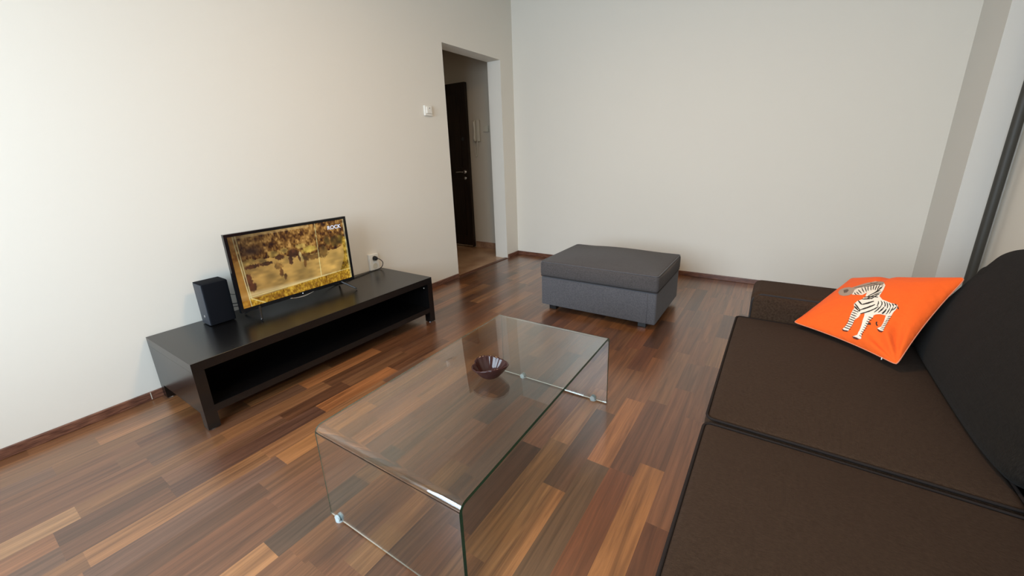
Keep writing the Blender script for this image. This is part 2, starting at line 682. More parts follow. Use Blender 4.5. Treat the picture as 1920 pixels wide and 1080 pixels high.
# dark riser pipe in the corner by the pillar
b = bmesh.new()
cyl(b, (3.774, 3.52, 0.0), (0, 0, 1), 0.0235, CH, 24)
o = link('heating_pipe', b, new_mat('dark_pipe_paint', (0.045, 0.043, 0.036, 1), 0.55), None, smooth=True, angle=40)
tag(o, 'dark grey vertical riser pipe between the pale pillar and the right wall', 'pipe')

# room thermostat / switch left of the opening
t = thing('light_switch', 'small white surface-mounted switch on the wall left of the doorway opening', 'light switch', (0, 2.707, 1.598))
b = bmesh.new()
box(b, 0.0, 0.022, 2.662, 2.752, 1.556, 1.640, 0.006, 3)
link('housing', b, M_white, t, angle=35)
b = bmesh.new()
box(b, 0.018, 0.032, 2.676, 2.738, 1.574, 1.630, 0.005, 3)
link('rocker', b, M_white, t, angle=35)
b = bmesh.new()
cyl(b, (0.031, 2.708, 1.618), (1, 0, 0), 0.004, 0.003, 12)
link('indicator', b, M_speaker, t)

# wall socket above the end of the bench
t = thing('wall_socket', 'white double wall socket above the far end of the black bench', 'socket', (0, 1.95, 0.41))
b = bmesh.new()
box(b, 0.0, 0.030, 1.908, 1.992, 0.345, 0.478, 0.006, 3)
link('housing', b, M_white, t, angle=35)
for zc in (0.444, 0.380):
    b = bmesh.new()
    n = 24
    c = Vector((0.0305, 1.95, zc))
    ro, ri = 0.023, 0.019
    for k in range(n):
        a0, a1 = 2 * math.pi * k / n, 2 * math.pi * (k + 1) / n
        q = []
        for (a, rr, dx) in ((a0, ro, 0.0), (a1, ro, 0.0), (a1, ri, 0.002), (a0, ri, 0.002)):
            q.append(b.verts.new(c + Vector((dx, rr * math.cos(a), rr * math.sin(a)))))
        b.faces.new(q)
    cyl(b, (0.0302, 1.95, zc), (1, 0, 0), 0.019, 0.0005, 20)
    bmesh.ops.remove_doubles(b, verts=b.verts[:], dist=1e-5)
    link('outlet', b, M_offwhite, t)

# ------------------------------------------------------------------ TV bench
BX0, BX1, BYa, BYb, BH = 0.02, 0.59, 0.52, 2.01, 0.35
t = thing('tv_bench', 'long low black TV bench standing against the left wall', 'tv bench', ((BX0 + BX1) / 2, (BYa + BYb) / 2, 0))
b = bmesh.new()
box(b, BX0, BX1, BYa, BYb, BH - 0.045, BH, 0.0006, 1)
link('top_panel', b, M_lack, t)
for ya, yb in ((BYa, BYa + 0.045), (BYb - 0.045, BYb)):
    b = bmesh.new()
    box(b, BX0, BX1, ya, yb, 0.118, BH - 0.045)
    link('side_panel', b, M_lack, t)
b = bmesh.new()
box(b, BX0, BX1, BYa, BYb, 0.082, 0.118)
link('lower_shelf', b, M_lack, t)
b = bmesh.new()
box(b, BX0 + 0.002, BX0 + 0.008, BYa + 0.046, BYb - 0.046, 0.118, BH - 0.046)
link('back_panel', b, M_lack, t)
for xa in (BX0, BX1 - 0.05):
    for ya in (BYa, BYb - 0.05):
        b = bmesh.new()
        box(b, xa, xa + 0.05, ya, ya + 0.05, 0.005, 0.0820)
        lg = link('leg', b, M_lack, t)
        b = bmesh.new()
        cyl(b, (xa + 0.025, ya + 0.025, 0.0), (0, 0, 1), 0.020, 0.0055, 16)
        link('glide', b, M_chrome, lg)
for yy in (BYb - 0.0455,):
    b = bmesh.new()
    cyl(b, (BX1 - 0.04, yy, 0.27), (0, -1, 0), 0.004, 0.003, 12)
    link('screw_cap', b, M_white, t)

# ------------------------------------------------------------------ television
TX = 0.25
TY0, TY1, TZ0, TZ1 = 0.884, 1.606, 0.397, 0.842
tv = thing('television', 'flat television showing a sepia arena crowd scene on the black bench', 'television', (TX, (TY0 + TY1) / 2, BH))
b = bmesh.new()
bz = 0.016
x0, x1 = TX - 0.022, TX
# frame ring
box(b, x0, x1, TY0, TY0 + bz, TZ0, TZ1)
box(b, x0, x1, TY1 - bz, TY1, TZ0, TZ1)
box(b, x0, x1, TY0 + bz, TY1 - bz, TZ1 - bz, TZ1)
box(b, x0, x1, TY0 + bz, TY1 - bz, TZ0, TZ0 + bz * 1.3)
link('bezel', b, M_black_gloss, tv)
b = bmesh.new()
box(b, x0 - 0.010, x0 + 0.004, TY0 + 0.004, TY1 - 0.004, TZ0 + 0.004, TZ1 - 0.004, 0.006)
box(b, x0 - 0.045, x0 - 0.008, TY0 + 0.12, TY1 - 0.12, TZ0 + 0.02, TZ0 + 0.26, 0.015, 3)
link('back_cover', b, M_black_plastic, tv, angle=35)

# the picture on the screen: coloured cells
SWN, SHN = 280, 158
R_ = np.random.RandomState(5)


def vnoise(w, h, gx, gy):
    g = R_.rand(gy + 2, gx + 2)
    xs = np.linspace(0, gx, w, endpoint=False)
    ys = np.linspace(0, gy, h, endpoint=False)
    xi, yi = xs.astype(int), ys.astype(int)
    fx, fy = xs - xi, ys - yi
    fx, fy = fx * fx * (3 - 2 * fx), fy * fy * (3 - 2 * fy)
    a = g[yi][:, xi] * (1 - fx) + g[yi][:, xi + 1] * fx
    c = g[yi + 1][:, xi] * (1 - fx) + g[yi + 1][:, xi + 1] * fx
    return a * (1 - fy)[:, None] + c * fy[:, None]


U, V = np.meshgrid((np.arange(SWN) + 0.5) / SWN, (np.arange(SHN) + 0.5) / SHN)   # V up
img = np.zeros((SHN, SWN, 3))


def c3(r, g, bb):
    return np.array([r, g, bb], float)


def mixin(mask, col):
    m = np.clip(mask, 0, 1)[..., None]
    img[:] = img * (1 - m) + col * m


n1 = vnoise(SWN, SHN, 40, 22)
n2 = vnoise(SWN, SHN, 110, 40)
n3 = vnoise(SWN, SHN, 12, 8)
n4 = vnoise(SWN, SHN, 22, 30)
ground = c3(188, 146, 78)[None, None] * (0.62 + 0.35 * n3[..., None] + 0.22 * n4[..., None]) + c3(40, 40, 20) * (U[..., None] * 0.6)
img[:] = ground
edge = 0.60 + 0.05 * np.sin(U * 5 + 1.2) - 0.10 * np.clip(U - 0.72, 0, 1) + 0.04 * (n1 - 0.5)
crowd = (V > edge)
cc = np.clip((n1 * 0.6 + n2 * 0.4 - 0.5) * 1.5 + 0.5, 0, 1)
crowdcol = c3(70, 42, 16)[None, None] * (1 - cc[..., None]) + c3(184, 148, 94)[None, None] * cc[..., None] * 1.1
crowdcol = np.clip((crowdcol - 100) * 1.25 + 84, 0, 255)
img[crowd] = crowdcol[crowd]
mixin(((V > 0.965) & (U < 0.65)) * (0.5 + 0.5 * n1), c3(205, 170, 110))
mixin(np.exp(-(((U - 0.15) / 0.09) ** 2 + ((V - 0.76) / 0.07) ** 2) * 1.6) * 0.9, c3(48, 24, 14))
for (u, v, ru, rv, col) in [
        (0.12, 0.62, 0.055, 0.045, (168, 134, 66)), (0.20, 0.60, 0.05, 0.05, (150, 116, 60)), (0.31, 0.66, 0.05, 0.05, (172, 140, 70)),
        (0.40, 0.68, 0.035, 0.05, (186, 152, 78)), (0.62, 0.62, 0.07, 0.055, (184, 158, 70)), (0.55, 0.70, 0.05, 0.04, (176, 146, 76)),
        (0.13, 0.55, 0.06, 0.03, (70, 36, 18)), (0.24, 0.55, 0.06, 0.03, (60, 32, 16)), (0.35, 0.60, 0.04, 0.04, (66, 36, 18)),
        (0.47, 0.62, 0.045, 0.07, (70, 38, 22)), (0.44, 0.53, 0.018, 0.09, (64, 36, 22)), (0.52, 0.55, 0.014, 0.09, (78, 46, 26)),
        (0.58, 0.52, 0.045, 0.06, (92, 62, 28)), (0.66, 0.50, 0.07, 0.05, (104, 74, 34)), (0.75, 0.55, 0.045, 0.11, (104, 76, 34)),
        (0.56, 0.42, 0.012, 0.06, (110, 72, 30)), (0.33, 0.48, 0.035, 0.06, (132, 96, 48)), (0.345, 0.37, 0.018, 0.07, (96, 60, 30)),
        (0.37, 0.30, 0.014, 0.05, (96, 62, 32)), (0.08, 0.38, 0.035, 0.09, (84, 44, 24)), (0.10, 0.26, 0.035, 0.07, (76, 40, 22)),
        (0.53, 0.57, 0.012, 0.05, (220, 196, 130)), (0.54, 0.50, 0.014, 0.045, (206, 176, 104)),
        (0.88, 0.66, 0.05, 0.10, (84, 62, 20)), (0.80, 0.70, 0.03, 0.08, (92, 70, 26)), (0.94, 0.68, 0.03, 0.09, (100, 80, 26))]:
    mixin(np.clip(4.0 * np.exp(-(((U - u) / ru) ** 2 + ((V - v) / rv) ** 2) * 1.2) - 1.0 + 1.6 * (n2 - 0.5), 0, 1) * 0.88, np.clip(c3(*col)[None, None] * (0.7 + 0.6 * n1[..., None]), 0, 255))
# right bend of the arena fence with spectators
bend = (U > 0.955 - 0.35 * np.clip(0.42 - V, 0, 1) ** 1.2) & (V < 0.72)
mixin(bend * 0.9, np.clip(crowdcol * 0.9 + c3(30, 34, -10), 0, 255))
# cream barrier and the heads in front
yb_ = 0.13 + 0.035 * U
mixin(np.clip(1 - np.abs(V - (yb_ - 0.015 + 0.05 * (1 - U))) / (0.055 * (1.2 - U)), 0, 1) * 0.75, c3(226, 200, 146))
low = V < (yb_ - 0.03 * (1 - U))
heads = np.clip(n1 * 0.4 + n2 * 0.6, 0, 1)
hc = c3(104, 72, 20)[None, None] * (1 - heads[..., None]) + c3(226, 192, 96)[None, None] * heads[..., None]
hc = np.clip((hc - 150) * 1.35 + 146, 0, 255)
mixin(low * 0.92, hc)
for i in range(16):
    u = 0.16 + i * 0.052
    v = 0.055 + 0.035 * math.sin(i * 2.1) * (0.6) + 0.02 * i / 16
    mixin(1.2 * np.exp(-(((U - u) / 0.016) ** 2 + ((V - v) / 0.028) ** 2) * 1.4) - 0.1, c3(140, 96, 24))
# poles
mixin(np.clip(1 - np.abs(U - (0.708 - 0.022 * (1 - V))) / 0.0045, 0, 1) * (V > 0.165), c3(250, 244, 176))
mixin(np.clip(1 - np.abs(V - yb_) / 0.007, 0, 1) * (U > 0.06), c3(246, 232, 160))
mixin((U < 0.035 + 0.028 * (1 - V)) * 0.55, c3(176, 116, 40))
mixin(np.clip(1 - np.abs(U - (0.036 + 0.026 * (1 - V))) / 0.005, 0, 1), c3(236, 226, 170))
mixin(np.clip(1 - np.abs(U - (0.055 + 0.020 * (1 - V))) / 0.005, 0, 1) * (V > 0.11), c3(226, 216, 160))
mixin(np.clip(1 - np.abs((V - 0.115) + (U - 0.07) * 1.15) / 0.012, 0, 1) * (U > 0.07) * (V > 0.0), c3(244, 228, 160))
mixin((U > 0.985) * 0.5, c3(210, 214, 190))
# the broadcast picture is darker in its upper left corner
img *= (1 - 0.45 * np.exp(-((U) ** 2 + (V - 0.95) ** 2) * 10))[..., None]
img = np.clip(img, 0, 255) / 255.0
sy = np.linspace(TY0 + bz, TY1 - bz, SWN + 1)
sz = np.linspace(TZ0 + bz * 1.3, TZ1 - bz, SHN + 1)
Yg, Zg = np.meshgrid(sy, sz)
verts = np.stack([np.full(Yg.size, TX - 0.003), Yg.ravel(), Zg.ravel()], 1)
ii = np.arange(SHN)[:, None] * (SWN + 1) + np.arange(SWN)[None]
faces = np.stack([ii, ii + 1, ii + SWN + 2, ii + SWN + 1], -1).reshape(-1, 4)
me = bpy.data.meshes.new('screen')
me.from_pydata(verts.tolist(), [], faces.tolist())
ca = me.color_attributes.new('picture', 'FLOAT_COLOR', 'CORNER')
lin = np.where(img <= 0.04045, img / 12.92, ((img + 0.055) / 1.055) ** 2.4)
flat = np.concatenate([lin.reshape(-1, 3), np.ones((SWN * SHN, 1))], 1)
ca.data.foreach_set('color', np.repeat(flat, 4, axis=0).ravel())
M_screen = new_mat('screen_picture', (0.01, 0.01, 0.01, 1), 0.25)
nt, N, L, p = nodes_of(M_screen)
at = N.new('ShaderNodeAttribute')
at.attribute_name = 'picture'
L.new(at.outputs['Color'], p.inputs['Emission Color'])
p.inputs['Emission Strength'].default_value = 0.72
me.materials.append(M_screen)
scr = bpy.data.objects.new('screen', me)
COL.objects.link(scr)
scr.parent = tv
scr.matrix_parent_inverse = Matrix.Translation(tv.location).inverted()


def emis(name, col, s):
    return new_mat(name, (0.02, 0.02, 0.02, 1), 0.4, **{'Emission Color': col, 'Emission Strength': s})


# channel logo letters in the corner of the picture
def text_mesh(name, body, size, loc, mat, parent, extrude=0.0003, offset=0.0):
    cu = bpy.data.curves.new(name, 'FONT')
    cu.body = body
    cu.size = size
    cu.extrude = extrude
    cu.offset = offset
    cu.align_x = 'CENTER'
    tmp = bpy.data.objects.new(name + '_tmp', cu)
    COL.objects.link(tmp)
    bpy.context.view_layer.update()
    dg = bpy.context.evaluated_depsgraph_get()
    me_ = bpy.data.meshes.new_from_object(tmp.evaluated_get(dg))
    COL.objects.unlink(tmp)
    bpy.data.objects.remove(tmp)
    bpy.data.curves.remove(cu)
    # text lies in XY; stand it up facing +x with its run along +y
    mm = Matrix(((0, 0, 1, loc[0]), (1, 0, 0, loc[1]), (0, 1, 0, loc[2]), (0, 0, 0, 1)))
    me_.transform(mm)
    me_.materials.clear()
    me_.materials.append(mat)
    o_ = bpy.data.objects.new(name, me_)
    COL.objects.link(o_)
    o_.parent = parent
    o_.matrix_parent_inverse = Matrix.Translation(parent.location).inverted()
    return o_


text_mesh('logo_outline', 'ROCK', 0.034, (TX - 0.0022, 1.515, 0.772), emis('logo_dark', (0.02, 0.02, 0.03, 1), 0.3), tv, 0.0002, 0.0030)
text_mesh('channel_logo', 'ROCK', 0.034, (TX - 0.0014, 1.515, 0.772), emis('logo_white', (0.82, 0.82, 0.9, 1), 0.9), tv, 0.0003, 0.0007)
# silver lip and mark under the screen
b = bmesh.new()
pts = []
for i in range(15):
    a = i / 14
    pts.append((TX + 0.003, 1.155 + 0.15 * a, TZ0 + 0.003 - 0.012 * math.sin(math.pi * a)))
tube(b, pts, [0.001 + 0.004 * math.sin(math.pi * i / 14) for i in range(15)], 8)
link('chin_ornament', b, M_chrome, tv, smooth=True)
b = bmesh.new()
cyl(b, (TX + 0.001, 1.235, TZ0 + 0.011), (1, 0, 0), 0.003, 0.001, 12)
link('status_light', b, emis('status_glow', (0.9, 0.95, 1.0, 1), 1.0), tv)
for yc, s in ((0.985, -1), (1.505, 1)):
    for sx in (1, -1):
        b = bmesh.new()
        top = Vector((TX - 0.012, yc, TZ0 + 0.012))
        end = Vector((TX - 0.012 + sx * (0.105 if sx > 0 else 0.095), yc + s * 0.045, BH + 0.007))
        tube(b, [top, top.lerp(end, 0.12), top.lerp(end, 0.9) + Vector((0, 0, 0.002)), end], [0.008, 0.0075, 0.006, 0.006], 10)
        lg = link('stand_leg', b, M_black_plastic, tv, smooth=True)

# speaker
t = thing('speaker', 'small black box speaker standing left of the television', 'speaker', (0.12, 0.82, BH))
SX0, SX1, SY0, SY1, SZ1 = 0.070, 0.182, 0.755, 0.878, 0.592
b = bmesh.new()
box(b, SX0, SX1 - 0.012, SY0, SY1, BH + 0.004, SZ1 - 0.006, 0.004, 3)
link('cabinet', b, M_speaker, t, angle=35)
b = bmesh.new()
box(b, SX1 - 0.0115, SX1 + 0.004, SY0 + 0.001, SY1 - 0.001, BH + 0.006, SZ1 - 0.001, 0.006, 3)
box(b, SX0 + 0.001, SX1 - 0.0115, SY0 + 0.001, SY1 - 0.001, SZ1 - 0.0055, SZ1 - 0.001, 0.002, 2)
link('front_grille', b, M_grille, t, angle=35)
b = bmesh.new()
cyl(b, (0.135, SY0 + 0.001, 0.405), (0, -1, 0), 0.007, 0.005, 14)
k = link('volume_knob', b, M_chrome, t, angle=35)
for (xx, yy) in ((SX0 + 0.02, SY0 + 0.02), (SX1 - 0.03, SY0 + 0.02), (SX0 + 0.02, SY1 - 0.02), (SX1 - 0.03, SY1 - 0.02)):
    b = bmesh.new()
    cyl(b, (xx, yy, BH), (0, 0, 1), 0.008, 0.005, 10)
    link('rubber_foot', b, M_black_plastic, t)


def spline(P, n=12):
    P = [Vector(p) for p in P]
    P = [P[0] * 2 - P[1]] + P + [P[-1] * 2 - P[-2]]
    out = []
    for i in range(1, len(P) - 2):
        for k in range(n):
            s = k / n
            a, bb, c, d = P[i - 1:i + 3]
            out.append(0.5 * ((2 * bb) + (c - a) * s + (2 * a - 5 * bb + 4 * c - d) * s * s + (3 * bb - a - 3 * c + d) * s ** 3))
    out.append(P[-2])
    return out


# power cable with plug
t = thing('power_cable', 'black power cable plugged into the white wall socket, running behind the television', 'cable', (0.06, 1.9, BH))
b = bmesh.new()
cyl(b, (0.031, 1.950, 0.444), (1, 0, 0), 0.0185, 0.022, 20, 0.016)
cyl(b, (0.052, 1.950, 0.444), (1, 0, 0), 0.014, 0.010, 16, 0.009)
link('plug', b, M_black_plastic, t, angle=35)
b = bmesh.new()
tube(b, spline([(0.055, 1.950, 0.444), (0.075, 1.962, 0.440), (0.082, 1.985, 0.410), (0.070, 1.985, 0.375), (0.052, 1.965, 0.3555),
                (0.055, 1.88, 0.3545), (0.075, 1.80, 0.3545), (0.09, 1.71, 0.3545), (0.115, 1.62, 0.3545), (0.12, 1.52, 0.356), (0.118, 1.42, 0.40), (0.13, 1.36, 0.45), (0.178, 1.34, 0.47)]), 0.0032, 8)
link('cord', b, M_black_plastic, t, smooth=True)
# leads between speaker and TV
t = thing('speaker_cable', 'thin dark leads looping between the small speaker and the television', 'cable', (0.1, 0.9, BH))
b = bmesh.new()
tube(b, spline([(0.064, 0.82, 0.53), (0.045, 0.86, 0.53), (0.045, 0.90, 0.512), (0.06, 0.915, 0.475), (0.09, 0.93, 0.47), (0.12, 0.99, 0.475), (0.165, 1.05, 0.47)]), 0.0016, 6)
link('cord', b, M_black_plastic, t, smooth=True)
b = bmesh.new()
tube(b, spline([(0.064, 0.83, 0.40), (0.05, 0.87, 0.405), (0.07, 0.91, 0.412), (0.11, 0.96, 0.415), (0.165, 1.05, 0.42)]), 0.0026, 6)
tube(b, spline([(0.064, 0.84, 0.385), (0.05, 0.875, 0.388), (0.07, 0.915, 0.392), (0.11, 0.97, 0.396), (0.165, 1.06, 0.41)]), 0.0022, 6)
link('cord', b, M_black_plastic, t, smooth=True)

# ------------------------------------------------------------------ glass coffee table
M_glass = bpy.data.materials.new('clear_glass')
M_glass.use_nodes = True
nt = M_glass.node_tree
N, L = nt.nodes, nt.links
p = N['Principled BSDF']
p.inputs['Base Color'].default_value = (0.93, 0.975, 0.955, 1)
p.inputs['Roughness'].default_value = 0.0
p.inputs['IOR'].default_value = 1.6
p.inputs['Transmission Weight'].default_value = 1.0
M_glass_edge = new_mat('green_glass_edge', (0.006, 0.17, 0.10, 1), 0.10)
M_glass_edge.node_tree.nodes['Principled BSDF'].inputs['Transmission Weight'].default_value = 0.5

TA = math.radians(1.096)
TO = Vector((1.509, 0.553, 0))
TW, TL, TH, GT = 0.619, 1.106, 0.367, 0.012
RB = 0.028
table = thing('coffee_table', 'clear glass coffee table bent from one sheet, in front of the sofa', 'coffee table',
              (TO.x + 0.3, TO.y + 0.55, 0))
ca_, sa_ = math.cos(TA), math.sin(TA)


def tp(i, j, z):
    return Vector((TO.x + i * ca_ - j * sa_, TO.y + i * sa_ + j * ca_, z))


prof_o, prof_i = [], []
Z0 = 0.006
prof_o.append((0.0, Z0)); prof_i.append((GT, Z0))
NB = 10
for k in range(NB + 1):
    a = math.radians(180 - 90 * k / NB)
    prof_o.append((RB + RB * math.cos(a), TH - RB + RB * math.sin(a)))
    prof_i.append((RB + (RB - GT) * math.cos(a), TH - RB + (RB - GT) * math.sin(a)))
for k in range(NB + 1):
    a = math.radians(90 - 90 * k / NB)
    prof_o.append((TL - RB + RB * math.cos(a), TH - RB + RB * math.sin(a)))
    prof_i.append((TL - RB + (RB - GT) * math.cos(a), TH - RB + (RB - GT) * math.sin(a)))
prof_o.append((TL, Z0)); prof_i.append((TL - GT, Z0))
b = bmesh.new()
cols = []
for i in (0.0, TW):
    cols.append(([b.verts.new(tp(i, j, z)) for j, z in prof_o], [b.verts.new(tp(i, j, z)) for j, z in prof_i]))
n = len(prof_o)
for k in range(n - 1):
    for s in (0, 1):
        f = b.faces.new((cols[0][s][k], cols[0][s][k + 1], cols[1][s][k + 1], cols[1][s][k]))
        f.material_index = 0
    for c in (0, 1):
        f = b.faces.new((cols[c][0][k], cols[c][0][k + 1], cols[c][1][k + 1], cols[c][1][k]))
        f.material_index = 1
for k in (0, n - 1):
    f = b.faces.new((cols[0][0][k], cols[1][0][k], cols[1][1][k], cols[0][1][k]))
    f.material_index = 0
tg = link('bent_glass', b, [M_glass, M_glass_edge], table, angle=40)
M_pad = new_mat('clear_pad', (0.75, 0.85, 0.86, 1), 0.25)
M_pad.node_tree.nodes['Principled BSDF'].inputs['Transmission Weight'].default_value = 0.4
for (i, j) in ((0.045, GT / 2), (TW - 0.07, GT / 2), (0.13, TL - GT / 2), (TW - 0.072, TL - GT / 2)):
    b = bmesh.new()
    c = tp(i, j, 0.0)
    cyl(b, c, (0, 0, 1), 0.017, 0.006, 20)
    cyl(b, tp(i, j + 0.0085, 0.012), (-sa_, ca_, 0), 0.013, 0.005, 20)
    cyl(b, tp(i, j - 0.0135, 0.012), (-sa_, ca_, 0), 0.013, 0.005, 20)
    link('foot_pad', b, M_pad, table, angle=40)

# ------------------------------------------------------------------ glass bowl
M_bowl = new_mat('brown_purple_glass', (0.042, 0.014, 0.012, 1), 0.13)
M_bowl.node_tree.nodes['Principled BSDF'].inputs['Transmission Weight'].default_value = 0.1
M_bowl.node_tree.nodes['Principled BSDF'].inputs['Specular IOR Level'].default_value = 0.35
b = bmesh.new()
NR, NT = 14, 64
bc = Vector((1.828, 1.098, TH))


def bowl_pt(s, a, inner):
    # s 0 centre .. 1 rim
    r = 0.020 + 0.048 * s ** 0.85
    if s < 0.18:
        r = 0.026 * (s / 0.18)
    z = 0.004 + 0.050 * max(0, (s - 0.18) / 0.82) ** 1.25
    lobe = 1 + 0.10 * s * math.cos(2 * (a - 0.5)) - 0.16 * s * math.exp(-((((a - 3.5 + math.pi) % (2 * math.pi)) - math.pi) / 0.22) ** 2)
    rib = 1 + (0.030 if inner else 0.015) * s * math.cos(18 * a + 2.2 * s)
    r *= lobe * rib
    z += s * s * 0.007 * math.cos(2 * a + 1.0)
    if inner:
        z += 0.003
        r *= 0.95
    return bc + Vector((r * math.cos(a), r * math.sin(a), z))


for inner in (False, True):
    rings = []
    for i in range(1, NR + 1):
        s = i / NR
        rings.append([b.verts.new(bowl_pt(s, 2 * math.pi * k / NT, inner)) for k in range(NT)])
    cv = b.verts.new(bowl_pt(0, 0, inner))
    for k in range(NT):
        b.faces.new((cv, rings[0][k], rings[0][(k + 1) % NT]))
    for q, s in zip(rings[:-1], rings[1:]):
        for k in range(NT):
            b.faces.new((q[k], q[(k + 1) % NT], s[(k + 1) % NT], s[k]))
    if inner:
        for k in range(NT):
            b.faces.new((last_ring[k], last_ring[(k + 1) % NT], rings[-1][(k + 1) % NT], rings[-1][k]))
    last_ring = rings[-1]
tb = [b.verts.new(bc + Vector((0.024 * math.cos(2 * math.pi * k / 32), 0.024 * math.sin(2 * math.pi * k / 32), 0.0005))) for k in range(32)]
tt = [b.verts.new(bc + Vector((0.024 * math.cos(2 * math.pi * k / 32), 0.024 * math.sin(2 * math.pi * k / 32), 0.006))) for k in range(32)]
for k in range(32):
    b.faces.new((tb[k], tb[(k + 1) % 32], tt[(k + 1) % 32], tt[k]))
b.faces.new(tb[::-1])
bowl = link('glass_bowl', b, M_bowl, None, smooth=True)
tag(bowl, 'small brownish purple ribbed glass bowl on the glass coffee table', 'bowl')

# ------------------------------------------------------------------ footstool
FX0, FX1, FY0_, FY1_ = 1.187, 2.088, 2.615, 3.295
t = thing('footstool', 'grey upholstered storage footstool with a lidded cushion near the back wall', 'footstool', ((FX0 + FX1) / 2, (FY0_ + FY1_) / 2, 0))
b = bmesh.new()
soft_box(b, FX0, FX1, FY0_, FY1_, 0.045, 0.278, 0.012, n=(12, 10, 4))
link('base', b, M_stool, t, smooth=True)
b = bmesh.new()
e = 0.007
soft_box(b, FX0 - e, FX1 + e, FY0_ - e, FY1_ + e, 0.282, 0.402, 0.022, n=(26, 24, 4), crown=0.060, bulge=0.010)
lid = link('lid_cushion', b, M_stool_warm_lit, t, smooth=True)
b = bmesh.new()
tube(b, round_rect(FX0 - e + 0.005, FX1 + e - 0.005, FY0_ - e + 0.005, FY1_ + e - 0.005, 0.02, 0.399), 0.0035, 6, closed=True)
link('piping', b, M_stool, lid, smooth=True)
b = bmesh.new()
tube(b, round_rect(FX0 - e + 0.004, FX1 + e - 0.004, FY0_ - e + 0.004, FY1_ + e - 0.004, 0.015, 0.286), 0.003, 6, closed=True)
link('piping', b, M_piping, lid, smooth=True)
for xa in (FX0 + 0.05, FX1 - 0.13):
    for ya in (FY0_ + 0.02, FY1_ - 0.11):
        b = bmesh.new()
        box(b, xa, xa + 0.06, ya + 0.02, ya + 0.07, 0.0, 0.046, 0.003, 1)
        link('leg', b, M_black_plastic, t)
for xs in (FX0 + 0.0, FX1 - 0.06):
    b = bmesh.new()
    tube(b, [(FX1 - 0.06, FY0_ - 0.0015, 0.06), (FX1 - 0.06, FY0_ - 0.0015, 0.27)], 0.0016, 6)
    if xs > FX0 + 0.1:
        link('seam', b, M_stool, t, smooth=True)
    else:
        b.free()

# ------------------------------------------------------------------ sofa
sofa = thing('sofa', 'large dark brown sofa with loose seat and back cushions along the right wall', 'sofa', (3.1, 1.1, 0))
SY_0, SY_1 = 0.225, 2.018
b = bmesh.new()
soft_box(b, 2.625, 3.50, SY_0 - 0.005, SY_1 + 0.0, 0.05, 0.285, 0.015, n=(10, 20, 3))
link('base', b, M_sofa, sofa, smooth=True)
for (ya, yb) in ((1.126, 2.012), (0.232, 1.112)):
    b = bmesh.new()
    soft_box(b, 2.600, 3.245, ya, yb, 0.29, 0.452, 0.022, n=(22, 26, 4), crown=0.034, bulge=0.006)
    c = link('seat_cushion', b, M_sofa, sofa, smooth=True)
    b = bmesh.new()
    tube(b, round_rect(2.604, 3.242, ya + 0.004, yb - 0.004, 0.022, 0.449), 0.0042, 6, closed=True)
    link('piping', b, M_pipe_light, c, smooth=True)
    b = bmesh.new()
    tube(b, round_rect(2.604, 3.242, ya + 0.004, yb - 0.004, 0.022, 0.296), 0.0042, 6, closed=True)
    link('piping', b, M_pipe_light, c, smooth=True)


# arms: low, broad, rounded along the top
def arm(y0, y1):
    b = bmesh.new()
    soft_box(b, 2.650, 3.55, y0, y1, 0.05, 0.572, 0.034, n=(16, 8, 8), crown=0.006)
    a = link('armrest', b, M_sofa, sofa, smooth=True)
    for yy in (y0 + 0.012, y1 - 0.012):
        b = bmesh.new()
        pts = []
        r = 0.045
        x0, z1 = 2.655, 0.563
        for z in np.linspace(0.07, z1 - r, 8):
            pts.append((x0, yy, z))
        for k in range(1, 7):
            a_ = math.radians(180 - 90 * k / 6)
            pts.append((x0 + r + r * math.cos(a_), yy, z1 - r + r * math.sin(a_)))
        for x in np.linspace(x0 + r + 0.05, 3.5, 12):
            pts.append((x, yy, z1))
        tube(b, pts, 0.0045, 6)
        link('piping', b, M_piping, a, smooth=True)
    return a


arm(2.022, 2.272)
arm(-0.035, 0.215)
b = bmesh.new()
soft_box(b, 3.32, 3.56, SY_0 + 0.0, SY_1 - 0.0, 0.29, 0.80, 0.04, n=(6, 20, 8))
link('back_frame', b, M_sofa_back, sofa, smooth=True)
for (xx, yy) in ((2.70, 0.02), (2.70, 2.2), (3.44, 0.02), (3.44, 2.2)):
    b = bmesh.new()
    box(b, xx - 0.03, xx + 0.03, yy - 0.03, yy + 0.03, 0.0, 0.052, 0.003, 1)
    link('leg', b, M_black_plastic, sofa)


# back cushions: leaning pads, fuller in the middle
def back_cushion(ya, yb):
    ym, hw = (ya + yb) / 2, (yb - ya) / 2

    def fn(w):
        # w.x thickness 0..0.2, w.z height 0..1 in local frame
        h = w.z
        tx = w.x
        vv = (w.y - ym) / hw
        lean = 0.46 * h
        # corners pull in, the face swells
        fat = 0.035 * (1 - vv ** 2) * math.sin(math.pi * min(1, max(0, h / 0.44))) * (1 - tx / 0.17 * 1.25)
        pull = 0.030 * abs(vv) ** 6
        x = 3.178 + lean + tx - fat + pull * (1 if h < 0.1 else 0.2)
        z = 0.466 + h * 0.92 - 0.10 * tx + 0.018 * (1 - vv ** 2) * (h / 0.44) ** 2
        z -= 0.012 * abs(vv) ** 5 * (h / 0.44) ** 3
        return (x, w.y - 0.012 * np.sign(vv) * (abs(vv) ** 3) * (h / 0.44) ** 2, z)
    b = bmesh.new()
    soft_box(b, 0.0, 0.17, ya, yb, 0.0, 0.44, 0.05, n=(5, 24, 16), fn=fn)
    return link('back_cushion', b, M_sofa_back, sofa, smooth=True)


back_cushion(1.160, 2.045)
back_cushion(0.240, 1.135)
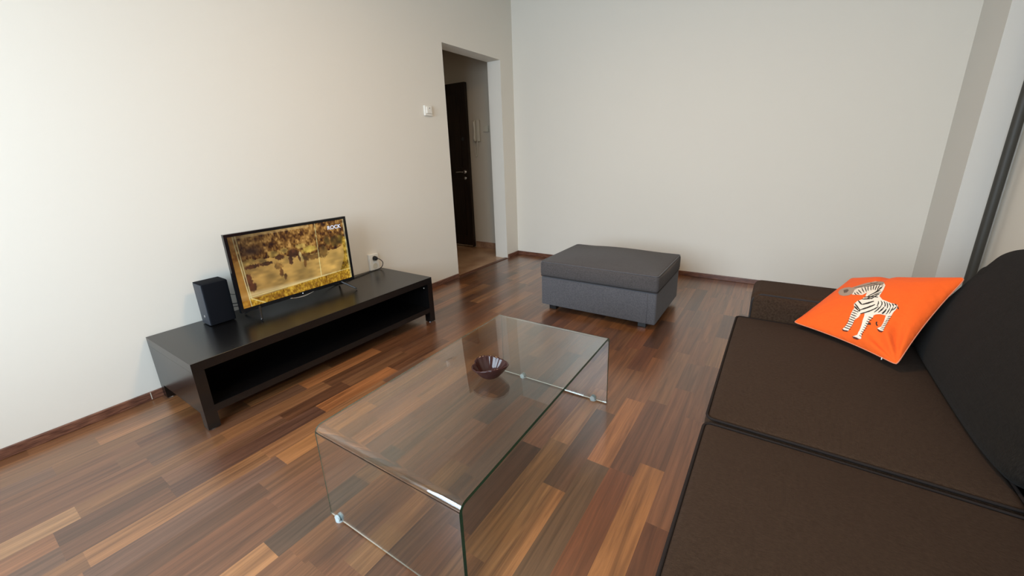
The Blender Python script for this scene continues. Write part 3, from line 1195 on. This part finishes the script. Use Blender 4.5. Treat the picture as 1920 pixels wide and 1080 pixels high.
# ------------------------------------------------------------------ orange pillow with the embroidered zebra
PC = [np.array(c) for c in ((2.822, 1.955, .484), (3.105, 1.665, .500), (3.300, 1.985, .748), (3.02, 2.225, .638))]
PN = np.cross(PC[1] - PC[0], PC[3] - PC[0])
PN /= np.linalg.norm(PN)
PMID = sum(PC) / 4


def pillow_pt(u, v, side=1, lift=0.0):
    a, bb = 2 * u - 1, 2 * v - 1
    pin = .045
    uu = .5 + .5 * a * (1 - pin * (1 - bb * bb) * 1.3)
    vv = .5 + .5 * bb * (1 - pin * (1 - a * a) * 1.3)
    P = PC[0] * (1 - uu) * (1 - vv) + PC[1] * uu * (1 - vv) + PC[2] * uu * vv + PC[3] * (1 - uu) * vv
    cw = (abs(a) * abs(bb)) ** 20
    P = P + (PMID - P) * cw * (0.040 if a > 0 and bb > 0 else 0.022)
    f = max(0, (1 - a * a) * (1 - bb * bb)) ** .55
    t = .062 if side > 0 else .030
    w = 0
    if side > 0:
        du, dv = 1 - u, v
        r = math.hypot(du, dv)
        th = math.atan2(dv, du)
        w += .010 * math.exp(-((r - .20) / .17) ** 2) * math.sin(th * 9 + .6) * min(1, f * 3)
        w += -.012 * math.exp(-(((u - .42) / .05) ** 2 + ((v - .92) / .18) ** 2)) * min(1, f * 3)
        w += .003 * math.sin(u * 11 + v * 4) * f
        w += -.009 * f * math.exp(-((u - .70 - .30 * (.5 - v)) / .035) ** 2) * math.exp(-((v - .30) / .22) ** 2)
        w += -.006 * f * math.exp(-((u - .86 - .22 * (.4 - v)) / .03) ** 2) * math.exp(-((v - .35) / .25) ** 2)
        w += -.007 * f * math.exp(-(((u - .93) / .03) ** 2 + ((v - .8) / .12) ** 2))
    return P + PN * ((t * f + w + lift) if side > 0 else -t * f)


M_orange = new_mat('orange_cotton', srgb(234, 96, 34), 0.9, **{'Specular IOR Level': 0.15})
M_orange.node_tree.nodes['Principled BSDF'].inputs['Sheen Weight'].default_value = 0.04
add_noise_bump(M_orange, 22, 0.6, 0.010)
pillow = thing('pillow', 'orange cushion with an embroidered zebra lying in the far corner of the dark sofa', 'pillow', (3.05, 1.93, 0.49))
b = bmesh.new()
NP = 72


def ease(t):
    return 0.5 - 0.5 * math.cos(math.pi * t)


gf = [[b.verts.new(pillow_pt(ease(i / NP), ease(j / NP), 1)) for i in range(NP + 1)] for j in range(NP + 1)]
gb = [[gf[j][i] if i in (0, NP) or j in (0, NP) else b.verts.new(pillow_pt(ease(i / NP), ease(j / NP), -1)) for i in range(NP + 1)] for j in range(NP + 1)]
for g in (gf, gb):
    for j in range(NP):
        for i in range(NP):
            b.faces.new((g[j][i], g[j][i + 1], g[j + 1][i + 1], g[j + 1][i]))
link('cover', b, M_orange, pillow, smooth=True)
b = bmesh.new()
ring = []
NQ = 40
for k in range(NQ):
    ring.append(pillow_pt(k / NQ, 0))
for k in range(NQ):
    ring.append(pillow_pt(1, k / NQ))
for k in range(NQ):
    ring.append(pillow_pt(1 - k / NQ, 1))
for k in range(NQ):
    ring.append(pillow_pt(0, 1 - k / NQ))
tube(b, [Vector(q) for q in ring], 0.0020, 6, closed=True)
link('edge_piping', b, new_mat('pale_orange_piping', srgb(206, 128, 98), 0.8), pillow, smooth=True)
b = bmesh.new()
q = Vector(pillow_pt(0.88, 0.0)) + Vector((-0.002, -0.002, 0.000))
box(b, q.x - 0.0015, q.x + 0.0015, q.y - 0.003, q.y, q.z - 0.006, q.z + 0.002, 0.0006)
link('zip_pull', b, M_white, pillow)

ZEBRA = [
    ('w', [(0.4875,0.455),(0.555,0.485),(0.6,0.51),(0.645,0.4775),(0.6925,0.48),(0.7425,0.4775),(0.7775,0.4725),(0.79,0.4375),(0.7875,0.3775),(0.7625,0.3475),(0.725,0.3225),(0.69,0.2925),(0.67,0.265),(0.635,0.2625),(0.6025,0.2725),(0.575,0.255),(0.525,0.2725),(0.485,0.2925),(0.4475,0.3475),(0.455,0.3925),(0.48,0.4175)]),
    ('w', [(0.255,0.625),(0.2975,0.66),(0.3575,0.7),(0.4,0.79),(0.51,0.735),(0.55,0.69),(0.5775,0.6125),(0.6,0.51),(0.575,0.4525),(0.51,0.4475),(0.485,0.4825),(0.47,0.5325),(0.45,0.485),(0.3975,0.4875),(0.35,0.485),(0.305,0.5125)]),
    ('g', [(0.25,0.63),(0.305,0.6825),(0.3725,0.74),(0.415,0.795),(0.51,0.7425),(0.525,0.695),(0.4475,0.6825),(0.37,0.645),(0.3225,0.6025),(0.3075,0.5675)]),
    ('g', [(0.1475,0.5375),(0.125,0.6025),(0.1525,0.64),(0.2075,0.645),(0.2725,0.615),(0.32,0.5575),(0.335,0.5025),(0.31,0.4725),(0.2625,0.46),(0.205,0.48)]),
    ('d', [(0.1825,0.58),(0.215,0.6),(0.25,0.5725),(0.2575,0.5275),(0.23,0.5175)]),
    ('w', [(0.48,0.2925),(0.5725,0.275),(0.5725,0.2175),(0.5525,0.175),(0.56,0.125),(0.5525,0.065),(0.495,0.055),(0.51,0.1),(0.5125,0.14),(0.5,0.1825),(0.4875,0.2375)]),
    ('h', [(0.485,0.065),(0.515,0.06),(0.555,0.065),(0.545,0.0525),(0.5075,0.0475)]),
    ('w', [(0.595,0.2775),(0.6725,0.2925),(0.6825,0.26),(0.67,0.22),(0.67,0.175),(0.67,0.125),(0.6725,0.0775),(0.6875,0.0375),(0.665,0.0275),(0.6075,0.03),(0.6425,0.055),(0.64,0.105),(0.63,0.1575),(0.6175,0.2025),(0.61,0.2425)]),
    ('h', [(0.6025,0.0325),(0.6325,0.035),(0.675,0.0325),(0.655,0.0225),(0.62,0.0225)]),
    ('w', [(0.745,0.35),(0.7875,0.38),(0.7925,0.33),(0.795,0.2875),(0.805,0.23),(0.815,0.17),(0.7575,0.1775),(0.78,0.205),(0.775,0.2475),(0.7625,0.2925)]),
    ('h', [(0.755,0.18),(0.7925,0.1725),(0.815,0.1725),(0.805,0.16),(0.7725,0.1625)]),
    ('k', [(0.725,0.225),(0.735,0.2325),(0.74,0.21),(0.755,0.2025),(0.745,0.195),(0.73,0.2075)]),
    ('k', [(0.67,0.195),(0.69,0.2025),(0.6975,0.1875),(0.6725,0.18)]),
    ('k', [(0.46,0.395),(0.47,0.3875),(0.48,0.3775),(0.49,0.37),(0.5,0.3625),(0.51,0.3575),(0.52,0.3525),(0.5225,0.36),(0.5125,0.37),(0.5025,0.3775),(0.4925,0.385),(0.4825,0.3925),(0.4725,0.3975),(0.46,0.405)]),
    ('k', [(0.525,0.3525),(0.5425,0.36),(0.555,0.37),(0.57,0.38),(0.58,0.395),(0.59,0.41),(0.6,0.425),(0.5925,0.435),(0.58,0.4225),(0.5675,0.41),(0.555,0.3975),(0.5425,0.385),(0.53,0.3725),(0.5175,0.36)]),
    ('k', [(0.45,0.3525),(0.4675,0.3375),(0.4825,0.325),(0.495,0.315),(0.51,0.305),(0.525,0.295),(0.54,0.285),(0.5425,0.2925),(0.5275,0.305),(0.515,0.315),(0.5,0.3275),(0.485,0.3375),(0.47,0.3475),(0.4525,0.36)]),
    ('k', [(0.545,0.285),(0.5625,0.3),(0.58,0.3125),(0.595,0.33),(0.6075,0.3475),(0.62,0.3675),(0.63,0.39),(0.6225,0.3975),(0.61,0.38),(0.595,0.3625),(0.5825,0.3425),(0.5675,0.3275),(0.5525,0.31),(0.5375,0.2925)]),
    ('k', [(0.4675,0.3175),(0.4775,0.3075),(0.4875,0.3),(0.5,0.2925),(0.51,0.2875),(0.52,0.2825),(0.53,0.2775),(0.5325,0.285),(0.5225,0.2925),(0.5125,0.3),(0.5025,0.3075),(0.4925,0.3125),(0.48,0.32),(0.47,0.325)]),
    ('k', [(0.5325,0.275),(0.5375,0.2725),(0.5425,0.27),(0.545,0.27),(0.5475,0.2725),(0.55,0.275),(0.5525,0.2775),(0.5475,0.2875),(0.545,0.2875),(0.54,0.2875),(0.5375,0.2875),(0.535,0.285),(0.5325,0.285),(0.53,0.285)]),
    ('k', [(0.4825,0.4225),(0.5025,0.4225),(0.5175,0.4275),(0.5325,0.4325),(0.5475,0.44),(0.5575,0.4525),(0.57,0.4625),(0.5625,0.4725),(0.55,0.4625),(0.5375,0.455),(0.5225,0.4475),(0.5075,0.4425),(0.4925,0.435),(0.4775,0.43)]),
    ('k', [(0.49,0.45),(0.5075,0.4575),(0.5275,0.4625),(0.545,0.47),(0.5625,0.4775),(0.5825,0.4825),(0.6,0.4875),(0.595,0.4975),(0.575,0.495),(0.555,0.49),(0.5375,0.485),(0.5175,0.48),(0.5,0.47),(0.485,0.46)]),
    ('k', [(0.57,0.2475),(0.5875,0.2625),(0.605,0.2775),(0.6225,0.2925),(0.635,0.31),(0.6475,0.33),(0.66,0.35),(0.655,0.3575),(0.6425,0.3375),(0.6275,0.32),(0.6125,0.3025),(0.5975,0.285),(0.58,0.27),(0.565,0.255)]),
    ('k', [(0.5975,0.2675),(0.6125,0.2825),(0.6275,0.2975),(0.64,0.315),(0.65,0.335),(0.66,0.3575),(0.665,0.3825),(0.66,0.3875),(0.65,0.365),(0.6425,0.345),(0.63,0.325),(0.62,0.305),(0.605,0.29),(0.59,0.275)]),
    ('k', [(0.625,0.445),(0.63,0.435),(0.635,0.425),(0.6375,0.415),(0.6425,0.405),(0.645,0.395),(0.645,0.385),(0.6525,0.385),(0.6525,0.395),(0.65,0.405),(0.6475,0.415),(0.645,0.425),(0.6375,0.435),(0.63,0.4475)]),
    ('k', [(0.64,0.4575),(0.6475,0.45),(0.6575,0.44),(0.6625,0.43),(0.6675,0.42),(0.67,0.41),(0.6725,0.3975),(0.6775,0.4),(0.6775,0.4125),(0.675,0.425),(0.67,0.435),(0.665,0.445),(0.655,0.4525),(0.645,0.46)]),
    ('k', [(0.6725,0.4),(0.6725,0.385),(0.67,0.37),(0.67,0.3525),(0.6675,0.3375),(0.665,0.3225),(0.6625,0.3075),(0.6675,0.305),(0.6725,0.3175),(0.6775,0.3325),(0.68,0.3475),(0.68,0.3625),(0.68,0.38),(0.68,0.3975)]),
    ('k', [(0.6625,0.465),(0.67,0.4575),(0.6775,0.4475),(0.685,0.44),(0.69,0.43),(0.6925,0.4225),(0.6975,0.41),(0.7,0.415),(0.7,0.425),(0.695,0.4375),(0.69,0.445),(0.685,0.4525),(0.6775,0.46),(0.6675,0.4675)]),
    ('k', [(0.695,0.4075),(0.695,0.3925),(0.695,0.3775),(0.6925,0.365),(0.6925,0.35),(0.6925,0.335),(0.69,0.3225),(0.695,0.32),(0.7,0.33),(0.7025,0.345),(0.705,0.3575),(0.705,0.3725),(0.7025,0.3875),(0.7025,0.4025)]),
    ('k', [(0.6825,0.4675),(0.69,0.46),(0.6975,0.45),(0.705,0.44),(0.71,0.43),(0.715,0.42),(0.7175,0.41),(0.7225,0.4125),(0.72,0.425),(0.715,0.4375),(0.71,0.4475),(0.705,0.455),(0.6975,0.4625),(0.6875,0.47)]),
    ('k', [(0.7175,0.405),(0.7175,0.3925),(0.7175,0.38),(0.7175,0.37),(0.7175,0.3575),(0.7175,0.345),(0.7175,0.3325),(0.725,0.33),(0.7275,0.34),(0.7275,0.3525),(0.7275,0.365),(0.7275,0.3775),(0.725,0.39),(0.7225,0.4025)]),
    ('k', [(0.7025,0.4675),(0.71,0.4625),(0.7175,0.455),(0.7225,0.45),(0.7275,0.4425),(0.7325,0.435),(0.735,0.4275),(0.74,0.43),(0.735,0.4425),(0.7325,0.45),(0.7275,0.4575),(0.7225,0.4625),(0.715,0.4675),(0.7075,0.4725)]),
    ('k', [(0.735,0.425),(0.7375,0.41),(0.7375,0.3975),(0.7375,0.385),(0.74,0.3725),(0.74,0.36),(0.74,0.3475),(0.745,0.345),(0.7475,0.3575),(0.7475,0.37),(0.7475,0.3825),(0.7475,0.395),(0.745,0.4075),(0.7425,0.4225)]),
    ('k', [(0.7275,0.4725),(0.7325,0.4675),(0.7375,0.4625),(0.7425,0.4575),(0.7475,0.4525),(0.7525,0.4475),(0.7575,0.44),(0.76,0.445),(0.755,0.455),(0.7525,0.46),(0.7475,0.4675),(0.7425,0.4725),(0.735,0.475),(0.73,0.4775)]),
    ('k', [(0.755,0.4375),(0.7575,0.425),(0.7575,0.4125),(0.7575,0.4),(0.76,0.3875),(0.76,0.375),(0.76,0.3625),(0.765,0.3625),(0.7675,0.3725),(0.7675,0.385),(0.7675,0.3975),(0.7675,0.41),(0.765,0.4225),(0.7625,0.435)]),
    ('k', [(0.75,0.47),(0.755,0.4675),(0.76,0.465),(0.7625,0.465),(0.7675,0.4625),(0.7725,0.46),(0.7775,0.4575),(0.7775,0.4625),(0.7725,0.47),(0.7675,0.4725),(0.7625,0.4775),(0.76,0.4775),(0.755,0.4775),(0.75,0.4775)]),
    ('k', [(0.775,0.4575),(0.775,0.4475),(0.7725,0.44),(0.7725,0.43),(0.77,0.4225),(0.7675,0.415),(0.7675,0.405),(0.7725,0.4025),(0.775,0.41),(0.78,0.4175),(0.78,0.425),(0.7825,0.435),(0.7825,0.4425),(0.78,0.455)]),
    ('k', [(0.7825,0.455),(0.7875,0.45),(0.79,0.445),(0.7925,0.4425),(0.7975,0.4375),(0.8025,0.435),(0.805,0.4325),(0.8075,0.4375),(0.805,0.44),(0.8025,0.445),(0.7975,0.45),(0.795,0.4525),(0.79,0.4575),(0.785,0.46)]),
    ('k', [(0.5575,0.6),(0.5475,0.5825),(0.54,0.5625),(0.53,0.5425),(0.5225,0.5225),(0.515,0.5025),(0.5075,0.4825),(0.515,0.475),(0.525,0.4925),(0.5325,0.5125),(0.5425,0.53),(0.55,0.55),(0.5575,0.57),(0.5625,0.5925)]),
    ('k', [(0.5775,0.58),(0.5675,0.5575),(0.5575,0.5375),(0.5475,0.515),(0.5375,0.4925),(0.5275,0.47),(0.52,0.4475),(0.5275,0.44),(0.5375,0.46),(0.5475,0.4825),(0.5575,0.505),(0.5675,0.525),(0.575,0.55),(0.5825,0.575)]),
    ('k', [(0.5775,0.5475),(0.5725,0.5325),(0.5675,0.5175),(0.565,0.5),(0.56,0.485),(0.5575,0.4675),(0.555,0.45),(0.5625,0.445),(0.5675,0.46),(0.57,0.475),(0.575,0.49),(0.5775,0.5075),(0.5825,0.5225),(0.585,0.54)]),
    ('k', [(0.545,0.6425),(0.54,0.6275),(0.5375,0.61),(0.535,0.5925),(0.535,0.575),(0.5325,0.5575),(0.5325,0.5375),(0.54,0.53),(0.5425,0.5475),(0.545,0.565),(0.5475,0.5825),(0.55,0.5975),(0.55,0.6175),(0.5525,0.635)]),
    ('k', [(0.5375,0.67),(0.535,0.66),(0.535,0.65),(0.5325,0.64),(0.5325,0.6275),(0.535,0.615),(0.5375,0.6),(0.545,0.595),(0.545,0.605),(0.545,0.6175),(0.545,0.6275),(0.545,0.64),(0.545,0.6525),(0.545,0.6625)]),
    ('k', [(0.35,0.5725),(0.365,0.5575),(0.3775,0.545),(0.39,0.535),(0.4025,0.525),(0.415,0.515),(0.4275,0.5075),(0.4275,0.515),(0.415,0.525),(0.405,0.535),(0.39,0.5475),(0.3775,0.5575),(0.365,0.5675),(0.35,0.58)]),
    ('k', [(0.3625,0.6125),(0.375,0.595),(0.39,0.5775),(0.4025,0.5625),(0.415,0.55),(0.4275,0.54),(0.44,0.5275),(0.4425,0.5325),(0.43,0.545),(0.4175,0.56),(0.405,0.5725),(0.3925,0.5875),(0.38,0.6),(0.365,0.6175)]),
    ('k', [(0.375,0.6425),(0.3875,0.6225),(0.4025,0.6025),(0.415,0.5875),(0.43,0.57),(0.4425,0.555),(0.4575,0.54),(0.46,0.545),(0.4475,0.56),(0.435,0.5775),(0.42,0.595),(0.4075,0.61),(0.3925,0.6275),(0.3775,0.6475)]),
    ('k', [(0.4,0.6575),(0.41,0.64),(0.4175,0.625),(0.4275,0.6075),(0.4375,0.5925),(0.45,0.575),(0.46,0.56),(0.465,0.5625),(0.4575,0.575),(0.4475,0.5925),(0.4375,0.6075),(0.4275,0.6225),(0.4175,0.64),(0.405,0.66)]),
    ('k', [(0.4225,0.67),(0.4325,0.65),(0.4425,0.6325),(0.4525,0.6175),(0.46,0.6025),(0.47,0.5875),(0.48,0.575),(0.4875,0.575),(0.4775,0.59),(0.47,0.6025),(0.46,0.62),(0.45,0.635),(0.44,0.6525),(0.4275,0.67)]),
    ('k', [(0.445,0.685),(0.4525,0.6675),(0.46,0.65),(0.4675,0.6325),(0.475,0.6175),(0.485,0.6),(0.4925,0.5875),(0.5,0.585),(0.4925,0.6),(0.4875,0.6125),(0.48,0.6275),(0.4725,0.645),(0.4625,0.6625),(0.4525,0.6825)]),
    ('k', [(0.47,0.6975),(0.4775,0.675),(0.4825,0.6575),(0.49,0.6375),(0.4975,0.62),(0.505,0.6025),(0.515,0.5825),(0.52,0.5825),(0.515,0.5975),(0.51,0.6125),(0.5025,0.6325),(0.495,0.65),(0.4875,0.67),(0.4775,0.6925)]),
    ('k', [(0.49,0.71),(0.4975,0.6875),(0.505,0.6625),(0.51,0.645),(0.5175,0.6225),(0.5275,0.6),(0.535,0.58),(0.54,0.5775),(0.535,0.5975),(0.53,0.615),(0.5225,0.6375),(0.515,0.66),(0.5075,0.68),(0.4975,0.705)]),
    ('k', [(0.355,0.535),(0.365,0.525),(0.375,0.515),(0.385,0.5075),(0.395,0.5),(0.405,0.495),(0.4125,0.49),(0.4125,0.4975),(0.4025,0.505),(0.3925,0.5125),(0.385,0.52),(0.3725,0.5275),(0.3625,0.535),(0.3525,0.5425)]),
    ('k', [(0.3425,0.5175),(0.35,0.51),(0.3575,0.5025),(0.365,0.495),(0.3725,0.49),(0.38,0.4875),(0.3875,0.4825),(0.3875,0.49),(0.38,0.495),(0.3725,0.5025),(0.365,0.5075),(0.3575,0.515),(0.35,0.52),(0.3425,0.525)]),
    ('d', [(0.2825,0.6175),(0.32,0.6275),(0.3525,0.6425),(0.3825,0.66),(0.405,0.6875),(0.4275,0.715),(0.4475,0.745),(0.435,0.7625),(0.415,0.7325),(0.395,0.7025),(0.3725,0.675),(0.3425,0.655),(0.31,0.64),(0.275,0.625)]),
    ('d', [(0.3275,0.6125),(0.3675,0.6225),(0.405,0.635),(0.4375,0.6525),(0.4675,0.6725),(0.495,0.695),(0.52,0.72),(0.515,0.7275),(0.4875,0.705),(0.4575,0.6875),(0.425,0.67),(0.395,0.65),(0.36,0.6325),(0.3225,0.62)]),
    ('d', [(0.3825,0.7225),(0.41,0.7125),(0.44,0.7),(0.47,0.6875),(0.495,0.6825),(0.5175,0.68),(0.5375,0.68),(0.5325,0.69),(0.5125,0.69),(0.4875,0.695),(0.46,0.705),(0.43,0.7175),(0.4025,0.7275),(0.3775,0.7325)]),
    ('k', [(0.485,0.2725),(0.495,0.2675),(0.505,0.265),(0.515,0.2625),(0.525,0.2625),(0.535,0.26),(0.545,0.26),(0.5425,0.265),(0.5325,0.27),(0.5225,0.27),(0.5125,0.2725),(0.5025,0.275),(0.4925,0.2775),(0.4825,0.2775)]),
    ('k', [(0.4875,0.245),(0.5,0.2425),(0.51,0.24),(0.52,0.2375),(0.5275,0.2375),(0.5375,0.2375),(0.5475,0.235),(0.5475,0.24),(0.5375,0.2425),(0.5275,0.245),(0.5175,0.2475),(0.5075,0.25),(0.4975,0.25),(0.4875,0.25)]),
    ('k', [(0.4925,0.22),(0.5025,0.2175),(0.5125,0.215),(0.5225,0.2125),(0.5325,0.2125),(0.5425,0.2125),(0.5525,0.2125),(0.55,0.2175),(0.54,0.22),(0.53,0.2225),(0.52,0.2225),(0.51,0.225),(0.5,0.225),(0.49,0.225)]),
    ('k', [(0.495,0.195),(0.505,0.1925),(0.5175,0.19),(0.525,0.19),(0.535,0.1875),(0.545,0.1875),(0.555,0.1875),(0.555,0.1925),(0.545,0.195),(0.535,0.1975),(0.525,0.1975),(0.515,0.2),(0.505,0.2),(0.495,0.2)]),
    ('k', [(0.4975,0.17),(0.51,0.1675),(0.5175,0.1675),(0.53,0.165),(0.54,0.165),(0.5475,0.165),(0.5575,0.165),(0.5575,0.17),(0.5475,0.1725),(0.5375,0.1725),(0.5275,0.175),(0.5175,0.175),(0.5075,0.175),(0.4975,0.175)]),
    ('k', [(0.5,0.1475),(0.51,0.145),(0.5225,0.1425),(0.5325,0.1425),(0.5425,0.1425),(0.55,0.1425),(0.56,0.1425),(0.56,0.1475),(0.55,0.15),(0.54,0.15),(0.53,0.15),(0.52,0.1525),(0.51,0.1525),(0.5,0.1525)]),
    ('k', [(0.5025,0.1225),(0.5125,0.1225),(0.5225,0.12),(0.5325,0.12),(0.5425,0.12),(0.5525,0.12),(0.5625,0.12),(0.5625,0.125),(0.5525,0.1275),(0.5425,0.1275),(0.5325,0.1275),(0.5225,0.1275),(0.5125,0.1275),(0.5025,0.1275)]),
    ('k', [(0.5025,0.1),(0.515,0.1),(0.525,0.0975),(0.535,0.0975),(0.545,0.0975),(0.555,0.0975),(0.565,0.0975),(0.565,0.1025),(0.555,0.105),(0.545,0.105),(0.5325,0.105),(0.5225,0.1075),(0.5125,0.105),(0.5025,0.105)]),
    ('k', [(0.5025,0.08),(0.515,0.0775),(0.525,0.0775),(0.535,0.0775),(0.545,0.0775),(0.555,0.0775),(0.5675,0.0775),(0.565,0.0825),(0.555,0.0825),(0.545,0.085),(0.535,0.085),(0.525,0.085),(0.5125,0.085),(0.5025,0.085)]),
    ('k', [(0.65,0.2425),(0.655,0.2425),(0.6625,0.2425),(0.6675,0.2425),(0.675,0.2425),(0.68,0.2425),(0.6875,0.2425),(0.685,0.2475),(0.68,0.25),(0.6725,0.25),(0.6675,0.25),(0.66,0.25),(0.6525,0.25),(0.6475,0.2475)]),
    ('k', [(0.65,0.2225),(0.655,0.2225),(0.6625,0.22),(0.6675,0.22),(0.675,0.22),(0.68,0.2225),(0.685,0.2225),(0.685,0.2275),(0.68,0.2275),(0.6725,0.2275),(0.6675,0.2275),(0.66,0.23),(0.655,0.2275),(0.65,0.2275)]),
    ('k', [(0.65,0.2025),(0.6575,0.2),(0.6625,0.2),(0.6675,0.2),(0.6725,0.2),(0.6775,0.2025),(0.685,0.2025),(0.6825,0.2075),(0.6775,0.2075),(0.6725,0.2075),(0.6675,0.2075),(0.6625,0.2075),(0.655,0.2075),(0.65,0.2075)]),
    ('k', [(0.6525,0.1825),(0.6575,0.18),(0.6625,0.18),(0.6675,0.18),(0.6725,0.18),(0.6775,0.1825),(0.6825,0.1825),(0.6825,0.1875),(0.6775,0.1875),(0.6725,0.1875),(0.6675,0.1875),(0.6625,0.1875),(0.655,0.1875),(0.65,0.1875)]),
    ('k', [(0.6525,0.1625),(0.6575,0.16),(0.6625,0.16),(0.6675,0.16),(0.6725,0.16),(0.675,0.1625),(0.68,0.1625),(0.68,0.1675),(0.675,0.1675),(0.67,0.1675),(0.665,0.1675),(0.6625,0.1675),(0.6575,0.1675),(0.6525,0.165)]),
    ('k', [(0.6525,0.14),(0.6575,0.14),(0.6625,0.14),(0.6675,0.14),(0.6725,0.14),(0.675,0.14),(0.68,0.1425),(0.68,0.1475),(0.675,0.1475),(0.67,0.1475),(0.665,0.1475),(0.6625,0.1475),(0.6575,0.1475),(0.6525,0.145)]),
    ('k', [(0.655,0.12),(0.66,0.1175),(0.665,0.1175),(0.6675,0.1175),(0.6725,0.1175),(0.6775,0.1175),(0.68,0.12),(0.68,0.125),(0.675,0.125),(0.6725,0.125),(0.6675,0.125),(0.6625,0.125),(0.66,0.125),(0.655,0.125)]),
    ('k', [(0.6575,0.0975),(0.6625,0.095),(0.665,0.095),(0.67,0.095),(0.6725,0.095),(0.6775,0.095),(0.6825,0.095),(0.68,0.1),(0.6775,0.1025),(0.6725,0.1025),(0.67,0.1025),(0.665,0.1025),(0.66,0.1025),(0.6575,0.1025)]),
    ('k', [(0.66,0.075),(0.6625,0.0725),(0.6675,0.0725),(0.67,0.0725),(0.675,0.07),(0.68,0.07),(0.6825,0.0725),(0.6825,0.0775),(0.68,0.0775),(0.675,0.08),(0.67,0.08),(0.6675,0.08),(0.6625,0.08),(0.66,0.08)]),
    ('k', [(0.66,0.055),(0.6625,0.0525),(0.6675,0.0525),(0.67,0.0525),(0.675,0.05),(0.6775,0.05),(0.6825,0.05),(0.6825,0.055),(0.68,0.055),(0.675,0.0575),(0.6725,0.0575),(0.6675,0.06),(0.665,0.06),(0.66,0.06)]),
    ('k', [(0.77,0.3275),(0.7725,0.33),(0.7775,0.33),(0.7825,0.3325),(0.7875,0.335),(0.7925,0.3375),(0.795,0.34),(0.795,0.345),(0.79,0.3425),(0.785,0.3425),(0.78,0.34),(0.775,0.3375),(0.77,0.335),(0.7675,0.3325)]),
    ('k', [(0.7725,0.305),(0.7775,0.3075),(0.78,0.31),(0.785,0.31),(0.79,0.3125),(0.795,0.315),(0.7975,0.32),(0.795,0.325),(0.7925,0.3225),(0.7875,0.32),(0.7825,0.32),(0.7775,0.3175),(0.775,0.3125),(0.77,0.31)]),
    ('k', [(0.775,0.2825),(0.78,0.285),(0.785,0.285),(0.7875,0.29),(0.7925,0.2925),(0.7975,0.295),(0.8,0.2975),(0.7975,0.3025),(0.795,0.3),(0.79,0.3),(0.785,0.2975),(0.78,0.295),(0.7775,0.2925),(0.7725,0.2875)]),
    ('k', [(0.7775,0.2625),(0.7825,0.2625),(0.7875,0.265),(0.7925,0.265),(0.795,0.27),(0.8,0.2725),(0.8025,0.275),(0.8025,0.28),(0.7975,0.2775),(0.7925,0.2775),(0.7875,0.275),(0.785,0.2725),(0.78,0.27),(0.7775,0.265)]),
    ('k', [(0.78,0.24),(0.785,0.24),(0.79,0.2425),(0.795,0.2425),(0.8,0.245),(0.8025,0.25),(0.8075,0.2525),(0.805,0.2575),(0.8,0.255),(0.7975,0.2525),(0.7925,0.2525),(0.7875,0.25),(0.7825,0.2475),(0.78,0.2425)]),
    ('k', [(0.7825,0.2175),(0.7875,0.22),(0.7925,0.22),(0.7975,0.2225),(0.8025,0.225),(0.8075,0.2275),(0.81,0.23),(0.8075,0.235),(0.805,0.2325),(0.8,0.2325),(0.795,0.23),(0.79,0.2275),(0.785,0.225),(0.7825,0.2225)]),
    ('k', [(0.7825,0.2),(0.7875,0.2),(0.795,0.2),(0.8,0.2025),(0.805,0.2025),(0.81,0.205),(0.8125,0.2075),(0.8125,0.2125),(0.8075,0.21),(0.8025,0.21),(0.7975,0.2075),(0.7925,0.2075),(0.7875,0.205),(0.7825,0.205)]),
    ('k', [(0.78,0.185),(0.7875,0.185),(0.7925,0.185),(0.8,0.185),(0.805,0.185),(0.81,0.185),(0.815,0.1875),(0.8125,0.1925),(0.8075,0.1925),(0.8025,0.19),(0.7975,0.19),(0.7925,0.19),(0.785,0.19),(0.78,0.1875)]),
]

def inside(px, py, poly):
    c = np.zeros(px.shape, bool)
    n_ = len(poly)
    for i in range(n_):
        x1_, y1_ = poly[i]
        x2_, y2_ = poly[i - 1]
        if y1_ == y2_:
            continue
        c ^= ((y1_ > py) != (y2_ > py)) & (px < (x2_ - x1_) * (py - y1_) / (y2_ - y1_) + x1_)
    return c


ZC = {'w': srgb(226, 214, 198), 'k': srgb(34, 26, 22), 'g': srgb(158, 138, 122), 'd': srgb(92, 76, 66), 'h': srgb(84, 30, 18)}
au = [q[0] for c, p_ in ZEBRA for q in p_]
av = [q[1] for c, p_ in ZEBRA for q in p_]
NZ = 380
us = np.linspace(min(au), max(au), NZ + 1)
vs_ = np.linspace(min(av), max(av), NZ + 1)
cu, cv_ = np.meshgrid((us[1:] + us[:-1]) / 2, (vs_[1:] + vs_[:-1]) / 2)
lab = np.full(cu.shape, '', dtype='<U1')
for c, poly in ZEBRA:
    lab[inside(cu, cv_, poly)] = c
b = bmesh.new()
zl = b.loops.layers.float_color.new('thread')
vc = {}
for j in range(NZ):
    for i in range(NZ):
        c = lab[j, i]
        if not c:
            continue
        q = []
        for (s, t_) in ((i, j), (i + 1, j), (i + 1, j + 1), (i, j + 1)):
            if (s, t_) not in vc:
                vc[(s, t_)] = b.verts.new(pillow_pt(us[s], vs_[t_], 1, 0.0012))
            q.append(vc[(s, t_)])
        f = b.faces.new(q)
        for lp in f.loops:
            lp[zl] = ZC[str(c)]
M_thread = new_mat('embroidery_thread', (0.8, 0.8, 0.8, 1), 0.8)
nt, N, L, p = nodes_of(M_thread)
at = N.new('ShaderNodeAttribute')
at.attribute_name = 'thread'
L.new(at.outputs['Color'], p.inputs['Base Color'])
link('embroidered_zebra', b, M_thread, pillow, smooth=True)
